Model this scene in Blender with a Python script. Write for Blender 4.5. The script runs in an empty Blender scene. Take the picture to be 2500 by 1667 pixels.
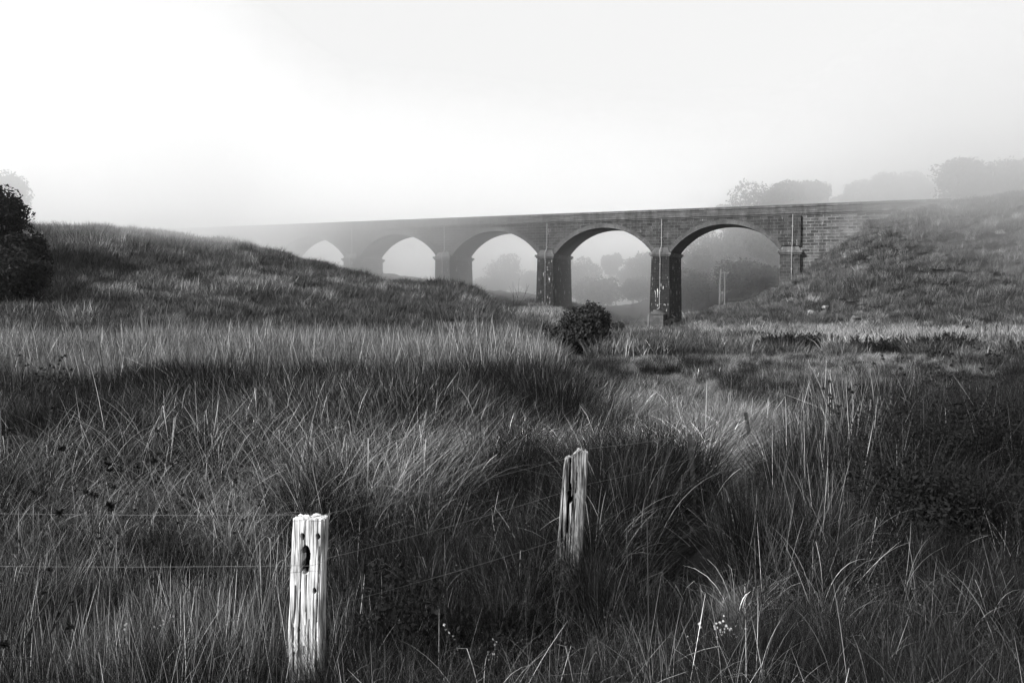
import bpy, math, random
import numpy as np
from mathutils import Vector

rad = math.radians
random.seed(7)
RS = np.random.RandomState(7)
scn = bpy.context.scene
COL = scn.collection

# ------------------------------------------------------------------ camera, world, sun, exposure
F = 2000.0                        # focal length in photo pixels (photo 2500 wide)
TH = math.atan(128.5 / F)         # the camera looks slightly down
cam_d = bpy.data.cameras.new("camera")
cam_d.sensor_width = 36.0
cam_d.lens = 36.0 * F / 2500.0
cam_d.clip_start = 0.05
cam_d.clip_end = 3000
cam = bpy.data.objects.new("camera", cam_d)
COL.objects.link(cam)
cam.location = (0, 0, 0)
cam.rotation_euler = (math.pi / 2 - TH, 0, 0)
scn.camera = cam

SUN_AZ = (-0.80, -0.60)
SUN_EL = rad(31)
w = bpy.data.worlds.new("World"); scn.world = w; w.use_nodes = True
nt = w.node_tree; nt.nodes.clear()
sky = nt.nodes.new("ShaderNodeTexSky"); sky.sky_type = 'NISHITA'; sky.sun_disc = False
sky.sun_elevation = SUN_EL; sky.sun_rotation = math.atan2(SUN_AZ[0], SUN_AZ[1]) % (2 * math.pi)
sky.dust_density = 4.0
bw = nt.nodes.new("ShaderNodeRGBToBW")
mx = nt.nodes.new("ShaderNodeMix"); mx.data_type = 'FLOAT'; mx.inputs[0].default_value = 0.93
mx.inputs[3].default_value = 5.1          # even white of the high mist
bg = nt.nodes.new("ShaderNodeBackground"); bg.inputs[1].default_value = 0.10
wo = nt.nodes.new("ShaderNodeOutputWorld")
nt.links.new(sky.outputs[0], bw.inputs[0]); nt.links.new(bw.outputs[0], mx.inputs[2])
nt.links.new(mx.outputs[0], bg.inputs[0]); nt.links.new(bg.outputs[0], wo.inputs[0])

sl = bpy.data.lights.new("sun", 'SUN'); sl.energy = 4.8; sl.angle = rad(0.6); sl.color = (1, 1, 1)
sun = bpy.data.objects.new("sun", sl); COL.objects.link(sun)
sd = Vector((-SUN_AZ[0] * math.cos(SUN_EL), -SUN_AZ[1] * math.cos(SUN_EL), -math.sin(SUN_EL)))
sun.rotation_euler = sd.to_track_quat('-Z', 'Y').to_euler()
sun.location = (-30, -25, 30)

scn.view_settings.view_transform = 'Standard'
scn.view_settings.look = 'None'
scn.view_settings.exposure = 0.9
scn.view_settings.gamma = 1
scn.render.engine = 'CYCLES'
cy = scn.cycles
cy.use_denoising = True
cy.max_bounces = 10; cy.diffuse_bounces = 2; cy.glossy_bounces = 1; cy.transmission_bounces = 2
cy.volume_bounces = 8; cy.transparent_max_bounces = 6
cy.use_adaptive_sampling = True; cy.adaptive_threshold = 0.018; cy.adaptive_min_samples = 16

# ------------------------------------------------------------------ helpers
def P(px, py, y):
    """world point seen at photo pixel (px, py) at world depth y"""
    xr, yr = (px - 1250) / F, (833.5 - py) / F
    c, s = math.cos(TH), math.sin(TH)
    k = y / (c + yr * s)
    return np.array([xr * k, y, (yr * c - s) * k])

def proj(x, y, z):
    c, s = math.cos(TH), math.sin(TH)
    d = y * c - z * s
    u = y * s + z * c
    return 1250 + F * x / d, 833.5 - F * u / d

def sstep(t):
    t = np.clip(t, 0, 1); return t * t * (3 - 2 * t)

def vnoise(x, y, seed=0):
    """value noise in 0..1, vectorised"""
    xi = np.floor(x).astype(np.int64); yi = np.floor(y).astype(np.int64)
    fx = x - xi; fy = y - yi
    fx = fx * fx * (3 - 2 * fx); fy = fy * fy * (3 - 2 * fy)
    def h(a, b):
        n = (a * 374761393 + b * 668265263 + seed * 974711) & 0x7fffffff
        n = ((n ^ (n >> 13)) * 1274126177) & 0x7fffffff
        n = n ^ (n >> 16)
        return (n & 0xffff) / 65535.0
    a = h(xi, yi) * (1 - fx) + h(xi + 1, yi) * fx
    b = h(xi, yi + 1) * (1 - fx) + h(xi + 1, yi + 1) * fx
    return a * (1 - fy) + b * fy

def fbm(x, y, seed=0, o=4):
    s = 0; a = 0.5; t = 0
    for i in range(o):
        s = s + a * vnoise(x * 2 ** i, y * 2 ** i, seed + i * 17); t += a; a *= 0.5
    return s / t

def tag(o, label=None, cat=None, group=None, kind=None):
    if label: o['label'] = label
    if cat: o['category'] = cat
    if group: o['group'] = group
    if kind: o['kind'] = kind
    return o

def empty(name, loc, rz=0.0):
    o = bpy.data.objects.new(name, None); COL.objects.link(o)
    o.location = [float(v) for v in loc]; o.rotation_euler = (0, 0, rz); o.empty_display_size = .3
    return o

def mesh_np(name, V, Q, tone=None, smooth=False):
    """V (n,3); Q (m,4) or (m,3) int array"""
    V = np.asarray(V, np.float32); Q = np.asarray(Q, np.int32)
    k = Q.shape[1]
    me = bpy.data.meshes.new(name)
    me.vertices.add(len(V)); me.vertices.foreach_set("co", V.ravel())
    me.loops.add(Q.size); me.loops.foreach_set("vertex_index", Q.ravel())
    me.polygons.add(len(Q)); me.polygons.foreach_set("loop_start", np.arange(0, Q.size, k, dtype=np.int32))
    if smooth: me.polygons.foreach_set("use_smooth", np.ones(len(Q), bool))
    me.update(calc_edges=True)
    if tone is not None:
        a = me.attributes.new("tone", 'FLOAT', 'POINT'); a.data.foreach_set("value", np.asarray(tone, np.float32))
    return me

def link(name, me, mat=None, parent=None, add=True):
    o = bpy.data.objects.new(name, me)
    if mat is not None and len(me.materials) == 0: me.materials.append(mat)
    if add: COL.objects.link(o)
    if parent is not None: o.parent = parent
    return o

class MB:
    """collects polygons (world or local coordinates) with UVs in metres"""
    def __init__(s): s.v = []; s.f = []; s.uv = []
    def face(s, pts, uv=None):
        b = len(s.v); s.v += [tuple(float(c) for c in p) for p in pts]; s.f.append(tuple(range(b, b + len(pts))))
        s.uv.append(uv if uv is not None else [(p[0], p[2]) for p in pts])
    def box(s, x0, x1, y0, y1, z0, z1, frame=None):
        fr = frame or (lambda a, b, c: (a, b, c))
        def q(pts, uvf): s.face([fr(*p) for p in pts], [uvf(p) for p in pts])
        q([(x0,y0,z0),(x1,y0,z0),(x1,y0,z1),(x0,y0,z1)], lambda p:(p[0],p[2]))
        q([(x1,y1,z0),(x0,y1,z0),(x0,y1,z1),(x1,y1,z1)], lambda p:(p[0],p[2]))
        q([(x1,y0,z0),(x1,y1,z0),(x1,y1,z1),(x1,y0,z1)], lambda p:(p[1],p[2]))
        q([(x0,y1,z0),(x0,y0,z0),(x0,y0,z1),(x0,y1,z1)], lambda p:(p[1],p[2]))
        q([(x0,y0,z1),(x1,y0,z1),(x1,y1,z1),(x0,y1,z1)], lambda p:(p[0],p[1]))
        q([(x0,y1,z0),(x1,y1,z0),(x1,y0,z0),(x0,y0,z0)], lambda p:(p[0],p[1]))
    def frustum(s, b, t, frame=None):
        """b=(x0,x1,y0,y1,z), t=same at the top"""
        fr = frame or (lambda a, b, c: (a, b, c))
        B = [(b[0],b[2],b[4]),(b[1],b[2],b[4]),(b[1],b[3],b[4]),(b[0],b[3],b[4])]
        T = [(t[0],t[2],t[4]),(t[1],t[2],t[4]),(t[1],t[3],t[4]),(t[0],t[3],t[4])]
        for i in range(4):
            j = (i + 1) % 4; ax = 0 if i % 2 == 0 else 1
            pts = [B[i], B[j], T[j], T[i]]
            s.face([fr(*p) for p in pts], [(p[ax], p[2]) for p in pts])
        s.face([fr(*p) for p in T], [(p[0], p[1]) for p in T])
        s.face([fr(*p) for p in B[::-1]], [(p[0], p[1]) for p in B[::-1]])
    def build(s, name, mat, parent=None, bevel=0):
        me = bpy.data.meshes.new(name); me.from_pydata(s.v, [], s.f)
        uvl = me.uv_layers.new(name="UVMap")
        flat = [c for f in s.uv for p in f for c in p]
        uvl.data.foreach_set("uv", flat)
        me.materials.append(mat); me.update()
        o = bpy.data.objects.new(name, me); COL.objects.link(o)
        if parent is not None: o.parent = parent
        return o

def tube(paths, segs=6):
    """paths: list of (points (n,3), radii (n))  -> V, Q of one mesh"""
    V = []; Q = []; b = 0
    for pts, rr in paths:
        pts = np.asarray(pts, float); n = len(pts)
        rr = np.broadcast_to(np.asarray(rr, float), (n,))
        t = np.gradient(pts, axis=0); t /= np.linalg.norm(t, axis=1)[:, None] + 1e-9
        up = np.array([0, 0, 1.0]) if abs(t[0][2]) < .9 else np.array([1.0, 0, 0])
        a = np.cross(t, up); a /= np.linalg.norm(a, axis=1)[:, None] + 1e-9
        c = np.cross(t, a)
        ang = np.linspace(0, 2 * np.pi, segs, endpoint=False)
        ring = pts[:, None] + rr[:, None, None] * (np.cos(ang)[None, :, None] * a[:, None] + np.sin(ang)[None, :, None] * c[:, None])
        V.append(ring.reshape(-1, 3))
        i = np.arange(n - 1)[:, None] * segs; j = np.arange(segs)[None]; j2 = (j + 1) % segs
        q = np.stack([i + j, i + j2, i + segs + j2, i + segs + j], -1).reshape(-1, 4) + b
        Q.append(q); b += n * segs
    return np.concatenate(V), np.concatenate(Q)

# ------------------------------------------------------------------ materials (grey, as the monochrome photograph shows them)
def mat_new(name):
    m = bpy.data.materials.new(name); m.use_nodes = True; n = m.node_tree; n.nodes.clear()
    return m, n
def N(n, t, **kw):
    x = n.nodes.new(t)
    for k, v in kw.items(): setattr(x, k, v)
    return x
def ramp(n, fac, stops):
    r = N(n, "ShaderNodeValToRGB"); e = r.color_ramp.elements
    while len(e) < len(stops): e.new(0.5)
    for i, (p, v) in enumerate(stops): e[i].position = p; e[i].color = (v, v, v, 1)
    n.links.new(fac, r.inputs[0]); return r.outputs[0]
def math_(n, op, a, b=None, clamp=False):
    x = N(n, "ShaderNodeMath", operation=op); x.use_clamp = clamp
    for i, v in enumerate((a, b)):
        if v is None: continue
        if isinstance(v, (int, float)): x.inputs[i].default_value = v
        else: n.links.new(v, x.inputs[i])
    return x.outputs[0]
def noise(n, vec, scale, detail=4, rough=.55, dist=0):
    x = N(n, "ShaderNodeTexNoise"); x.inputs['Scale'].default_value = scale
    x.inputs['Detail'].default_value = detail; x.inputs['Roughness'].default_value = rough
    x.inputs['Distortion'].default_value = dist
    if vec is not None: n.links.new(vec, x.inputs['Vector'])
    return x.outputs[0]
def mapping(n, out, scale):
    m = N(n, "ShaderNodeMapping"); m.inputs['Scale'].default_value = scale
    n.links.new(out, m.inputs[0]); return m.outputs[0]
def bump(n, h, strength, dist):
    b = N(n, "ShaderNodeBump"); b.inputs['Strength'].default_value = strength; b.inputs['Distance'].default_value = dist
    n.links.new(h, b.inputs['Height']); return b.outputs[0]
def principled(n, col, rough=.8, nrm=None, spec=.3, metal=0):
    p = N(n, "ShaderNodeBsdfPrincipled"); p.inputs['Roughness'].default_value = rough
    p.inputs['Specular IOR Level'].default_value = spec; p.inputs['Metallic'].default_value = metal
    if isinstance(col, (int, float)): p.inputs['Base Color'].default_value = (col, col, col, 1)
    else: n.links.new(col, p.inputs['Base Color'])
    if nrm is not None: n.links.new(nrm, p.inputs['Normal'])
    o = N(n, "ShaderNodeOutputMaterial"); n.links.new(p.outputs[0], o.inputs[0]); return p

def blade_mat(name, base, var=.5, transl=.25, spec=.25):
    """grass / leaf: grey = base * tone attribute * random per instance"""
    m, n = mat_new(name)
    at = N(n, "ShaderNodeAttribute", attribute_name="tone")
    oi = N(n, "ShaderNodeObjectInfo")
    r = math_(n, 'MULTIPLY_ADD', oi.outputs['Random'], var); n.nodes[-1].inputs[2].default_value = 1 - var / 2
    v = math_(n, 'MULTIPLY', at.outputs['Fac'], r)
    v = math_(n, 'MULTIPLY', v, base)
    p = N(n, "ShaderNodeBsdfPrincipled"); p.inputs['Roughness'].default_value = .7
    p.inputs['Specular IOR Level'].default_value = spec
    n.links.new(v, p.inputs['Base Color'])
    t = N(n, "ShaderNodeBsdfTranslucent"); n.links.new(v, t.inputs[0])
    mxs = N(n, "ShaderNodeMixShader"); mxs.inputs[0].default_value = transl
    n.links.new(p.outputs[0], mxs.inputs[1]); n.links.new(t.outputs[0], mxs.inputs[2])
    o = N(n, "ShaderNodeOutputMaterial"); n.links.new(mxs.outputs[0], o.inputs[0])
    return m

M_rush = blade_mat("rush_green", .011, 1.1, .2, .06)
M_pale = blade_mat("dry_grass", .165, .8, .25, .12)
M_mid = blade_mat("meadow_blades", .045, 1.2, .2, .08)
M_dark = blade_mat("tangled_green", .007, 1.0, .2, .05)
M_reed = blade_mat("reed_blades", .15, .8, .25, .15)
M_hill = blade_mat("hill_blades", .125, .6, .2, .12)
M_hilld = blade_mat("hill_dark_tussock", .045, 1.0, .2, .12)
M_hillp = blade_mat("hill_pale_blades", .18, .6, .2, .12)
M_mpale = blade_mat("pale_meadow_grass", .22, .8, .25, .12)
M_mmid = blade_mat("middle_meadow_blades", .085, 1.1, .2, .1)
M_gorse = blade_mat("gorse_spines", .011, .3, .2, .1)
M_bush = blade_mat("bush_leaves", .022, .3, .2, .15)
M_leafd = blade_mat("dark_leaves", .009, .3, .2, .1)
M_leafm = blade_mat("tree_leaves", .025, .3, .2, .1)
M_weed = blade_mat("weed_leaves", .035, .3)
M_head, n = mat_new("seed_head"); principled(n, .015, .9)
M_stem, n = mat_new("dead_stem"); principled(n, .02, .8)
M_stemp, n = mat_new("bleached_stem"); principled(n, .38, .7)
M_flower, n = mat_new("white_petals"); principled(n, .8, .6)
M_bark, n = mat_new("bark"); tc = N(n, "ShaderNodeTexCoord")
principled(n, ramp(n, noise(n, mapping(n, tc.outputs['Object'], (6, 6, 1.2)), 3), [(.3, .02), (.7, .09)]), .9)
M_pipe, n = mat_new("painted_pipe"); principled(n, .2, .6)
M_pole, n = mat_new("pole_timber"); principled(n, .6, .8)
M_wire, n = mat_new("galvanised_wire"); principled(n, .10, .6)
M_picket, n = mat_new("rusty_steel"); tc = N(n, "ShaderNodeTexCoord")
principled(n, ramp(n, noise(n, tc.outputs['Object'], 40), [(.35, .008), (.7, .04)]), .8)
M_box, n = mat_new("white_enamel"); principled(n, .8, .5)
M_insul, n = mat_new("porcelain"); principled(n, .6, .3)

def masonry(name, dark, light, mortar, streak=.0, bw_=.95, bh=.42, msize=.022, rockf=1.0, thr=.63):
    m, n = mat_new(name)
    uv = N(n, "ShaderNodeUVMap"); uv.uv_map = "UVMap"
    b = N(n, "ShaderNodeTexBrick"); b.offset = .5
    b.inputs['Color1'].default_value = (dark, dark, dark, 1); b.inputs['Color2'].default_value = (light, light, light, 1)
    b.inputs['Mortar'].default_value = (mortar, mortar, mortar, 1)
    b.inputs['Scale'].default_value = 1; b.inputs['Brick Width'].default_value = bw_
    b.inputs['Row Height'].default_value = bh; b.inputs['Mortar Size'].default_value = msize
    b.inputs['Mortar Smooth'].default_value = .3; b.inputs['Bias'].default_value = -.2
    # slightly wandering courses
    n1 = N(n, "ShaderNodeTexNoise"); n1.inputs['Scale'].default_value = 1.1; n.links.new(uv.outputs[0], n1.inputs['Vector'])
    add = N(n, "ShaderNodeMixRGB", blend_type='ADD'); add.inputs[0].default_value = .06
    n.links.new(uv.outputs[0], add.inputs[1]); n.links.new(n1.outputs[1], add.inputs[2])
    n.links.new(add.outputs[0], b.inputs['Vector'])
    col = b.outputs[0]
    # weather staining with a shape of its own
    st = ramp(n, noise(n, mapping(n, uv.outputs[0], (1.0, .22, 1)), 1.2, 5), [(.3, .55), (.7, 1.35)])
    mul = N(n, "ShaderNodeMixRGB", blend_type='MULTIPLY'); mul.inputs[0].default_value = 1
    n.links.new(col, mul.inputs[1]); n.links.new(st, mul.inputs[2]); col = mul.outputs[0]
    gr = ramp(n, noise(n, uv.outputs[0], 9, 3), [(.3, .6), (.7, 1.4)])
    mul = N(n, "ShaderNodeMixRGB", blend_type='MULTIPLY'); mul.inputs[0].default_value = 1
    n.links.new(col, mul.inputs[1]); n.links.new(gr, mul.inputs[2]); col = mul.outputs[0]
    if streak > 0:      # white lime runs out of the joints
        s1 = noise(n, mapping(n, uv.outputs[0], (2.6, .28, 1)), 1.5, 6, .6)
        s2 = noise(n, mapping(n, uv.outputs[0], (4, .9, 1)), 1.0, 3)
        v = math_(n, 'MULTIPLY', math_(n, 'ADD', s1, s2), .5)
        k = ramp(n, v, [(thr - .06, 0), (thr - .02, streak)])
        mixc = N(n, "ShaderNodeMixRGB"); n.links.new(k, mixc.inputs[0]); n.links.new(col, mixc.inputs[1])
        mixc.inputs[2].default_value = (.75, .75, .75, 1); col = mixc.outputs[0]
    h = math_(n, 'ADD', math_(n, 'MULTIPLY', b.outputs['Fac'], -1.0), math_(n, 'MULTIPLY', noise(n, uv.outputs[0], 3.5, 4), rockf))
    principled(n, col, .9, bump(n, h, .9, .07), .2)
    return m
M_pier = masonry("bluestone_pier", .006, .015, .035, streak=.75, thr=.645)
M_wall = masonry("bluestone_wall", .020, .05, .085, streak=.35, thr=.68, bh=.5, bw_=1.1, msize=.03)
M_rubble = masonry("rubble_wall", .03, .10, .13, streak=.5, thr=.69, bw_=1.25, bh=.5, msize=.06, rockf=1.6)
M_soff = masonry("brick_soffit", .025, .04, .05, bw_=.5, bh=.2, msize=.012)
M_cop = masonry("dressed_coping", .06, .10, .04, bw_=1.4, bh=.8, msize=.015, rockf=.4)
M_para = masonry("parapet_stone", .05, .08, .045, bw_=1.2, bh=.35, msize=.015, rockf=.5)

def wood(name, lo, hi, dark=.02):
    m, n = mat_new(name)
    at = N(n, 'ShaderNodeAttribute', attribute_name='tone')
    tc = N(n, "ShaderNodeTexCoord")
    g1 = noise(n, mapping(n, tc.outputs['Object'], (75, 75, 2.2)), 1.0, 5, .6, .4)
    g2 = noise(n, mapping(n, tc.outputs['Object'], (240, 240, 9)), 1.0, 3)
    b1 = noise(n, mapping(n, tc.outputs['Object'], (14, 14, 5)), 1.0, 4)
    v = math_(n, 'ADD', math_(n, 'MULTIPLY', g1, .55), math_(n, 'ADD', math_(n, 'MULTIPLY', g2, .2), math_(n, 'MULTIPLY', b1, .25)))
    c = ramp(n, v, [(.40, dark), (.445, lo * .4), (.48, lo), (.60, hi)])
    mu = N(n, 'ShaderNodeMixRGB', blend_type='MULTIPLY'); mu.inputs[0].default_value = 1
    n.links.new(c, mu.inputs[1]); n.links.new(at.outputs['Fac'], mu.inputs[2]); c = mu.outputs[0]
    h = math_(n, 'ADD', g1, math_(n, 'MULTIPLY', g2, .4))
    principled(n, c, .85, bump(n, h, .8, .006), .1)
    return m
M_post1 = wood("bleached_timber", .30, .68, .006)
M_post2 = wood("grey_timber", .07, .36, .003)

# ground
M_ground, n = mat_new("meadow_soil")
tc = N(n, "ShaderNodeTexCoord")
g = math_(n, 'ADD', math_(n, 'MULTIPLY', noise(n, tc.outputs['Object'], .25, 6), .6), math_(n, 'MULTIPLY', noise(n, tc.outputs['Object'], 3.0, 5), .4))
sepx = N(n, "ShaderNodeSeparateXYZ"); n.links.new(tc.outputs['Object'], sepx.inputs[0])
far_ = N(n, "ShaderNodeMapRange"); far_.inputs['From Min'].default_value = 228; far_.inputs['From Max'].default_value = 262   # pale ground unseen in the fog, added to bounce light up into it
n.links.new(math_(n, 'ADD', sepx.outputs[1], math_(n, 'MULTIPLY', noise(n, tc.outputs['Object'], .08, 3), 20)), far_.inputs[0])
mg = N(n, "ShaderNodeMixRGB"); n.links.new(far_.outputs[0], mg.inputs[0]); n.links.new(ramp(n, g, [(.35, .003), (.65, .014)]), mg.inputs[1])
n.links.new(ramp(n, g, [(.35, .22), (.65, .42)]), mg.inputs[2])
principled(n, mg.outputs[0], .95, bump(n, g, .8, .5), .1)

# ------------------------------------------------------------------ bridge frame
BAY = 21.4
E_ = np.array([-0.917, 0.399]); MN = np.array([0.399, 0.917])
A0 = np.array([26.0, 143.4])
def bfr(s, t, z):
    """s metres along the viaduct to the left of pier A's centre, t metres behind its face, z up"""
    p = A0 + E_ * s + MN * t
    return (p[0], p[1], z)

# ------------------------------------------------------------------ terrain
_md = np.array([-120, 0, 3.4, 5, 8, 12, 20, 30, 45, 60, 100, 140, 200, 300, 520.])
_mz = np.array([-1.5, -1.80, -1.86, -1.95, -2.12, -2.33, -2.68, -3.05, -3.8, -4.25, -5.9, -7.2, -6.6, -6, -5.])
_gn = np.array([-9, -4, -2.5, -2.05, -1.75, -1.56, -1.36, -1.21, -1.053, -.7, -.3, 0, .4, .75, 1, 1.5, 2, 3, 4, 5, 8])
_gz = np.array([17, 15, 13.5, 12.7, 11.3, 9.6, 6.3, 4.0, 1.2, -2.5, -4.5, -7.4, -7.2, -4.4, -3.2, -1.2, 0, 3.2, 7, 10, 12.])
_lp = np.array([-1500, -600, 0, 100, 250, 400, 500, 600, 700, 800, 870, 950, 1000, 1080, 1150, 1200, 1240, 1300, 1350, 1400])
_ly = np.array([540, 540, 560, 568, 574, 586, 600, 615, 636, 662, 678, 700, 704, 702, 712, 746, 762, 762, 772, 800])
_ld = np.array([85, 85, 86, 88, 95, 108, 115, 118, 120, 121, 120, 118, 116, 114, 115, 115, 112, 110, 100, 90])

def H(x, y):
    x = np.asarray(x, float); y = np.asarray(y, float)
    yy = np.maximum(y, 5.0)
    base = np.interp(y, _md, _mz)
    # along the viaduct
    dx = x - A0[0]; dy = y - A0[1]
    s = (dx * E_[0] + dy * E_[1]) / BAY
    t = dx * MN[0] + dy * MN[1]
    g = np.interp(s, _gn, _gz)
    right = sstep((-s - .0) / .8)
    reach = 26 + 30 * right
    wf = sstep(1 + t / reach)
    kb = np.interp(s, [-3, -1.5, -.6, .2, 1], [0, .1, .75, 1, 1])
    wb = 1 - kb * sstep((t - 12) / 60)
    z = base + (g - base) * np.where(t < 0, wf ** .85, wb)
    # wooded rise behind the right arch
    z = z + sstep((t - 16) / 45) * np.interp(s, [-3, -2, -1.2, -.3, .3, 1.1], [0, 2, 12, 14, 8, 0])
    z = z + .24 * np.exp(-((x - .34) ** 2 + (y - 4.75) ** 2) / .35) + .2 * np.exp(-((x - 1.32) ** 2 + (y - 5.4) ** 2) / .12) + .10 * np.exp(-((x + .85) ** 2 + (y - 3.3) ** 2) / .3)
    # left hill
    px = 1250 + 2000 * x / yy
    dc = np.interp(px, _lp, _ld)
    zc = (705 - np.interp(px, _lp, _ly)) / 2000 * dc
    foot = 46.0
    zf = np.interp(foot, _md, _mz)
    u = np.clip((yy - foot) / (dc - foot), 0, 1)
    prof = zf + (zc - zf) * (0.35 * u + .65 * sstep(u * .5 + 0) * 2 * .5 + .325 * 0)
    prof = zf + (zc - zf) * np.sin(u * np.pi / 2) ** 1.15
    back = zc - (yy - dc) * .10
    hill = np.where(yy < dc, prof, back)
    k = sstep((1420 - px) / 60)
    hill = np.where(yy > foot, hill, -99)
    zz = np.where(k > 0, np.maximum(z, z + (hill - z) * k), z)
    z = np.where((y > foot), zz, z)
    # lumps
    nn = (fbm(x / 9, y / 9, 3) - .5) * np.clip(y / 60, .15, 1.0) * 1.3 + (fbm(x / 2.6, y / 3.2, 13, 3) - .5) * .9 * sstep((y - 40) / 30)
    nn2 = (fbm(x / 1.4, y / 1.6, 9, 3) - .5) * .42 * (1 - .6 * np.exp(-((x + .2) ** 2 + (y - 4) ** 2) / 2.5))
    return z + nn + nn2

def ground_at(px, py):
    d = np.geomspace(1.5, 400, 3000)
    pts = np.array([P(px, py, q) for q in d])
    h = H(pts[:, 0], pts[:, 1])
    i = np.argmax(pts[:, 2] < h)
    return pts[i]
def on_ground(px, y):
    x = (px - 1250) / F * y
    return np.array([x, y, float(H(np.array([x]), np.array([y]))[0])])

nx, ny = 520, 620
ux = np.linspace(-1, 1, nx); X = np.sinh(ux * 6.0) / math.sinh(6.0) * 450
vy = np.linspace(0, 1, ny); Y = -60 + 0 * vy
a0, a1 = math.asinh(-60 / 3.0), math.asinh(500 / 3.0)
Y = np.sinh(a0 + (a1 - a0) * vy) * 3.0
GX, GY = np.meshgrid(X, Y)
GZ = H(GX, GY)
V = np.stack([GX, GY, GZ], -1).reshape(-1, 3)
i = np.arange(ny - 1)[:, None] * nx; j = np.arange(nx - 1)[None]
Q = np.stack([i + j, i + j + 1, i + nx + j + 1, i + nx + j], -1).reshape(-1, 4)
go = link("ground", mesh_np("ground", V, Q, smooth=True), M_ground); tag(go, kind='structure', label="rough meadow ground falling to the valley and rising into grassy hills")

# ------------------------------------------------------------------ viaduct
PW = 3.1; DEPTH = 8.4; SPR = 6.15; RISE = 4.75; ZB = 12.2
via = empty("stone_viaduct", bfr(0, DEPTH / 2, -6.6))
tag(via, "long grey stone viaduct with segmental arches fading into the mist on the left", "viaduct")
via_off = np.array(via.location)
def L(s, t, z):
    p = bfr(s, t, z); return (p[0] - via_off[0], p[1] - via_off[1], p[2] - via_off[2])
half = (BAY - PW) / 2
R = (half ** 2 + RISE ** 2) / (2 * RISE)
def arch_z(ds):
    return SPR + RISE - R + math.sqrt(max(R * R - ds * ds, 0))
S0, S1 = -2.06 * BAY, 5.75 * BAY
# spandrel walls (front/back faces), five arches
WF = MB(); WR = MB()
K = 28
for b in range(-1, 4):
    c = (b + .5) * BAY; sf = MB(); ring = MB()
    xs = [c - half + 2 * half * k / K for k in range(K + 1)]
    for k in range(K):
        x0, x1 = xs[k], xs[k + 1]; z0, z1 = arch_z(x0 - c), arch_z(x1 - c)
        for t in (0, DEPTH):
            pts = [(x0, t, z0), (x1, t, z1), (x1, t, ZB), (x0, t, ZB)]
            (WF if t == 0 else WR).face([L(*p) for p in pts], [(p[0], p[2]) for p in pts])
        th0 = math.asin(max(-1, min(1, (x0 - c) / R))) * R; th1 = math.asin(max(-1, min(1, (x1 - c) / R))) * R
        pts = [(x0, 0, z0), (x1, 0, z1), (x1, DEPTH, z1), (x0, DEPTH, z0)]
        sf.face([L(*p) for p in pts], [(0, th0), (0, th1), (DEPTH, th1), (DEPTH, th0)])
        # arch ring proud of the wall
        def out(x, r): 
            a = math.asin((x - c) / R); return (c + (R + r) * math.sin(a), SPR + RISE - R + (R + r) * math.cos(a))
        a, bq = out(x0, .0), out(x1, .0); d, e = out(x1, .75), out(x0, .75)
        if x0 > c - half + .2 or True:
            for t, tt in ((-.05, 0),):
                ring.face([L(a[0], t, a[1]), L(bq[0], t, bq[1]), L(d[0], t, d[1]), L(e[0], t, e[1])], [(0, th0), (0, th1), (.75, th1), (.75, th0)])
                ring.face([L(e[0], t, e[1]), L(d[0], t, d[1]), L(d[0], .02, d[1]), L(e[0], .02, e[1])], [(0, th0), (0, th1), (.1, th1), (.1, th0)])
                ring.face([L(a[0], .002, a[1]), L(bq[0], .002, bq[1]), L(bq[0], t, bq[1]), L(a[0], t, a[1])], [(0, th0), (0, th1), (.1, th1), (.1, th0)])
    sf.build("arch_soffit", M_soff, via); ring.build("arch_ring", M_para, via)
for b in range(-1, 5):          # wall above each pier
    c = b * BAY
    for t in (0, DEPTH):
        pts = [(c - PW / 2, t, SPR - .02), (c + PW / 2, t, SPR - .02), (c + PW / 2, t, ZB), (c - PW / 2, t, ZB)]
        (WF if t == 0 else WR).face([L(*p) for p in pts], [(p[0], p[2]) for p in pts])
WF.build("spandrel_wall", M_wall, via)
WR.build("spandrel_wall", M_wall, via)
# solid end walls
for nm, s0, s1, zb, mm in (("wing_wall", S0, -BAY - PW / 2, -4, M_rubble), ("wing_wall", 4 * BAY + PW / 2, S1, -2, M_wall)):
    q = MB(); q.box(s0, s1, 0.0, DEPTH, zb, ZB, L); o = q.build(nm, mm, via)
    if mm is M_rubble: o['label'] = "coarse rubble wing wall buried in the right embankment"
# string course, parapet, coping
q = MB(); q.box(S0 - .3, S1, -.24, DEPTH + .24, ZB, ZB + .62, L); q.box(S0 - .3, S1, -.12, DEPTH + .12, ZB - .22, ZB, L); q.build("string_course", M_para, via)
q = MB(); q.box(S0 - .3, S1, -.08, .42, ZB + .62, ZB + 1.1, L); q.box(S0 - .3, S1, DEPTH - .42, DEPTH + .08, ZB + .62, ZB + 1.1, L); q.build("parapet", M_para, via)
q = MB(); q.box(S0 - .4, S1, -.22, .52, ZB + 1.1, ZB + 1.5, L); q.box(S0 - .4, S1, DEPTH - .52, DEPTH + .22, ZB + 1.1, ZB + 1.5, L); q.build("coping", M_cop, via)
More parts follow.
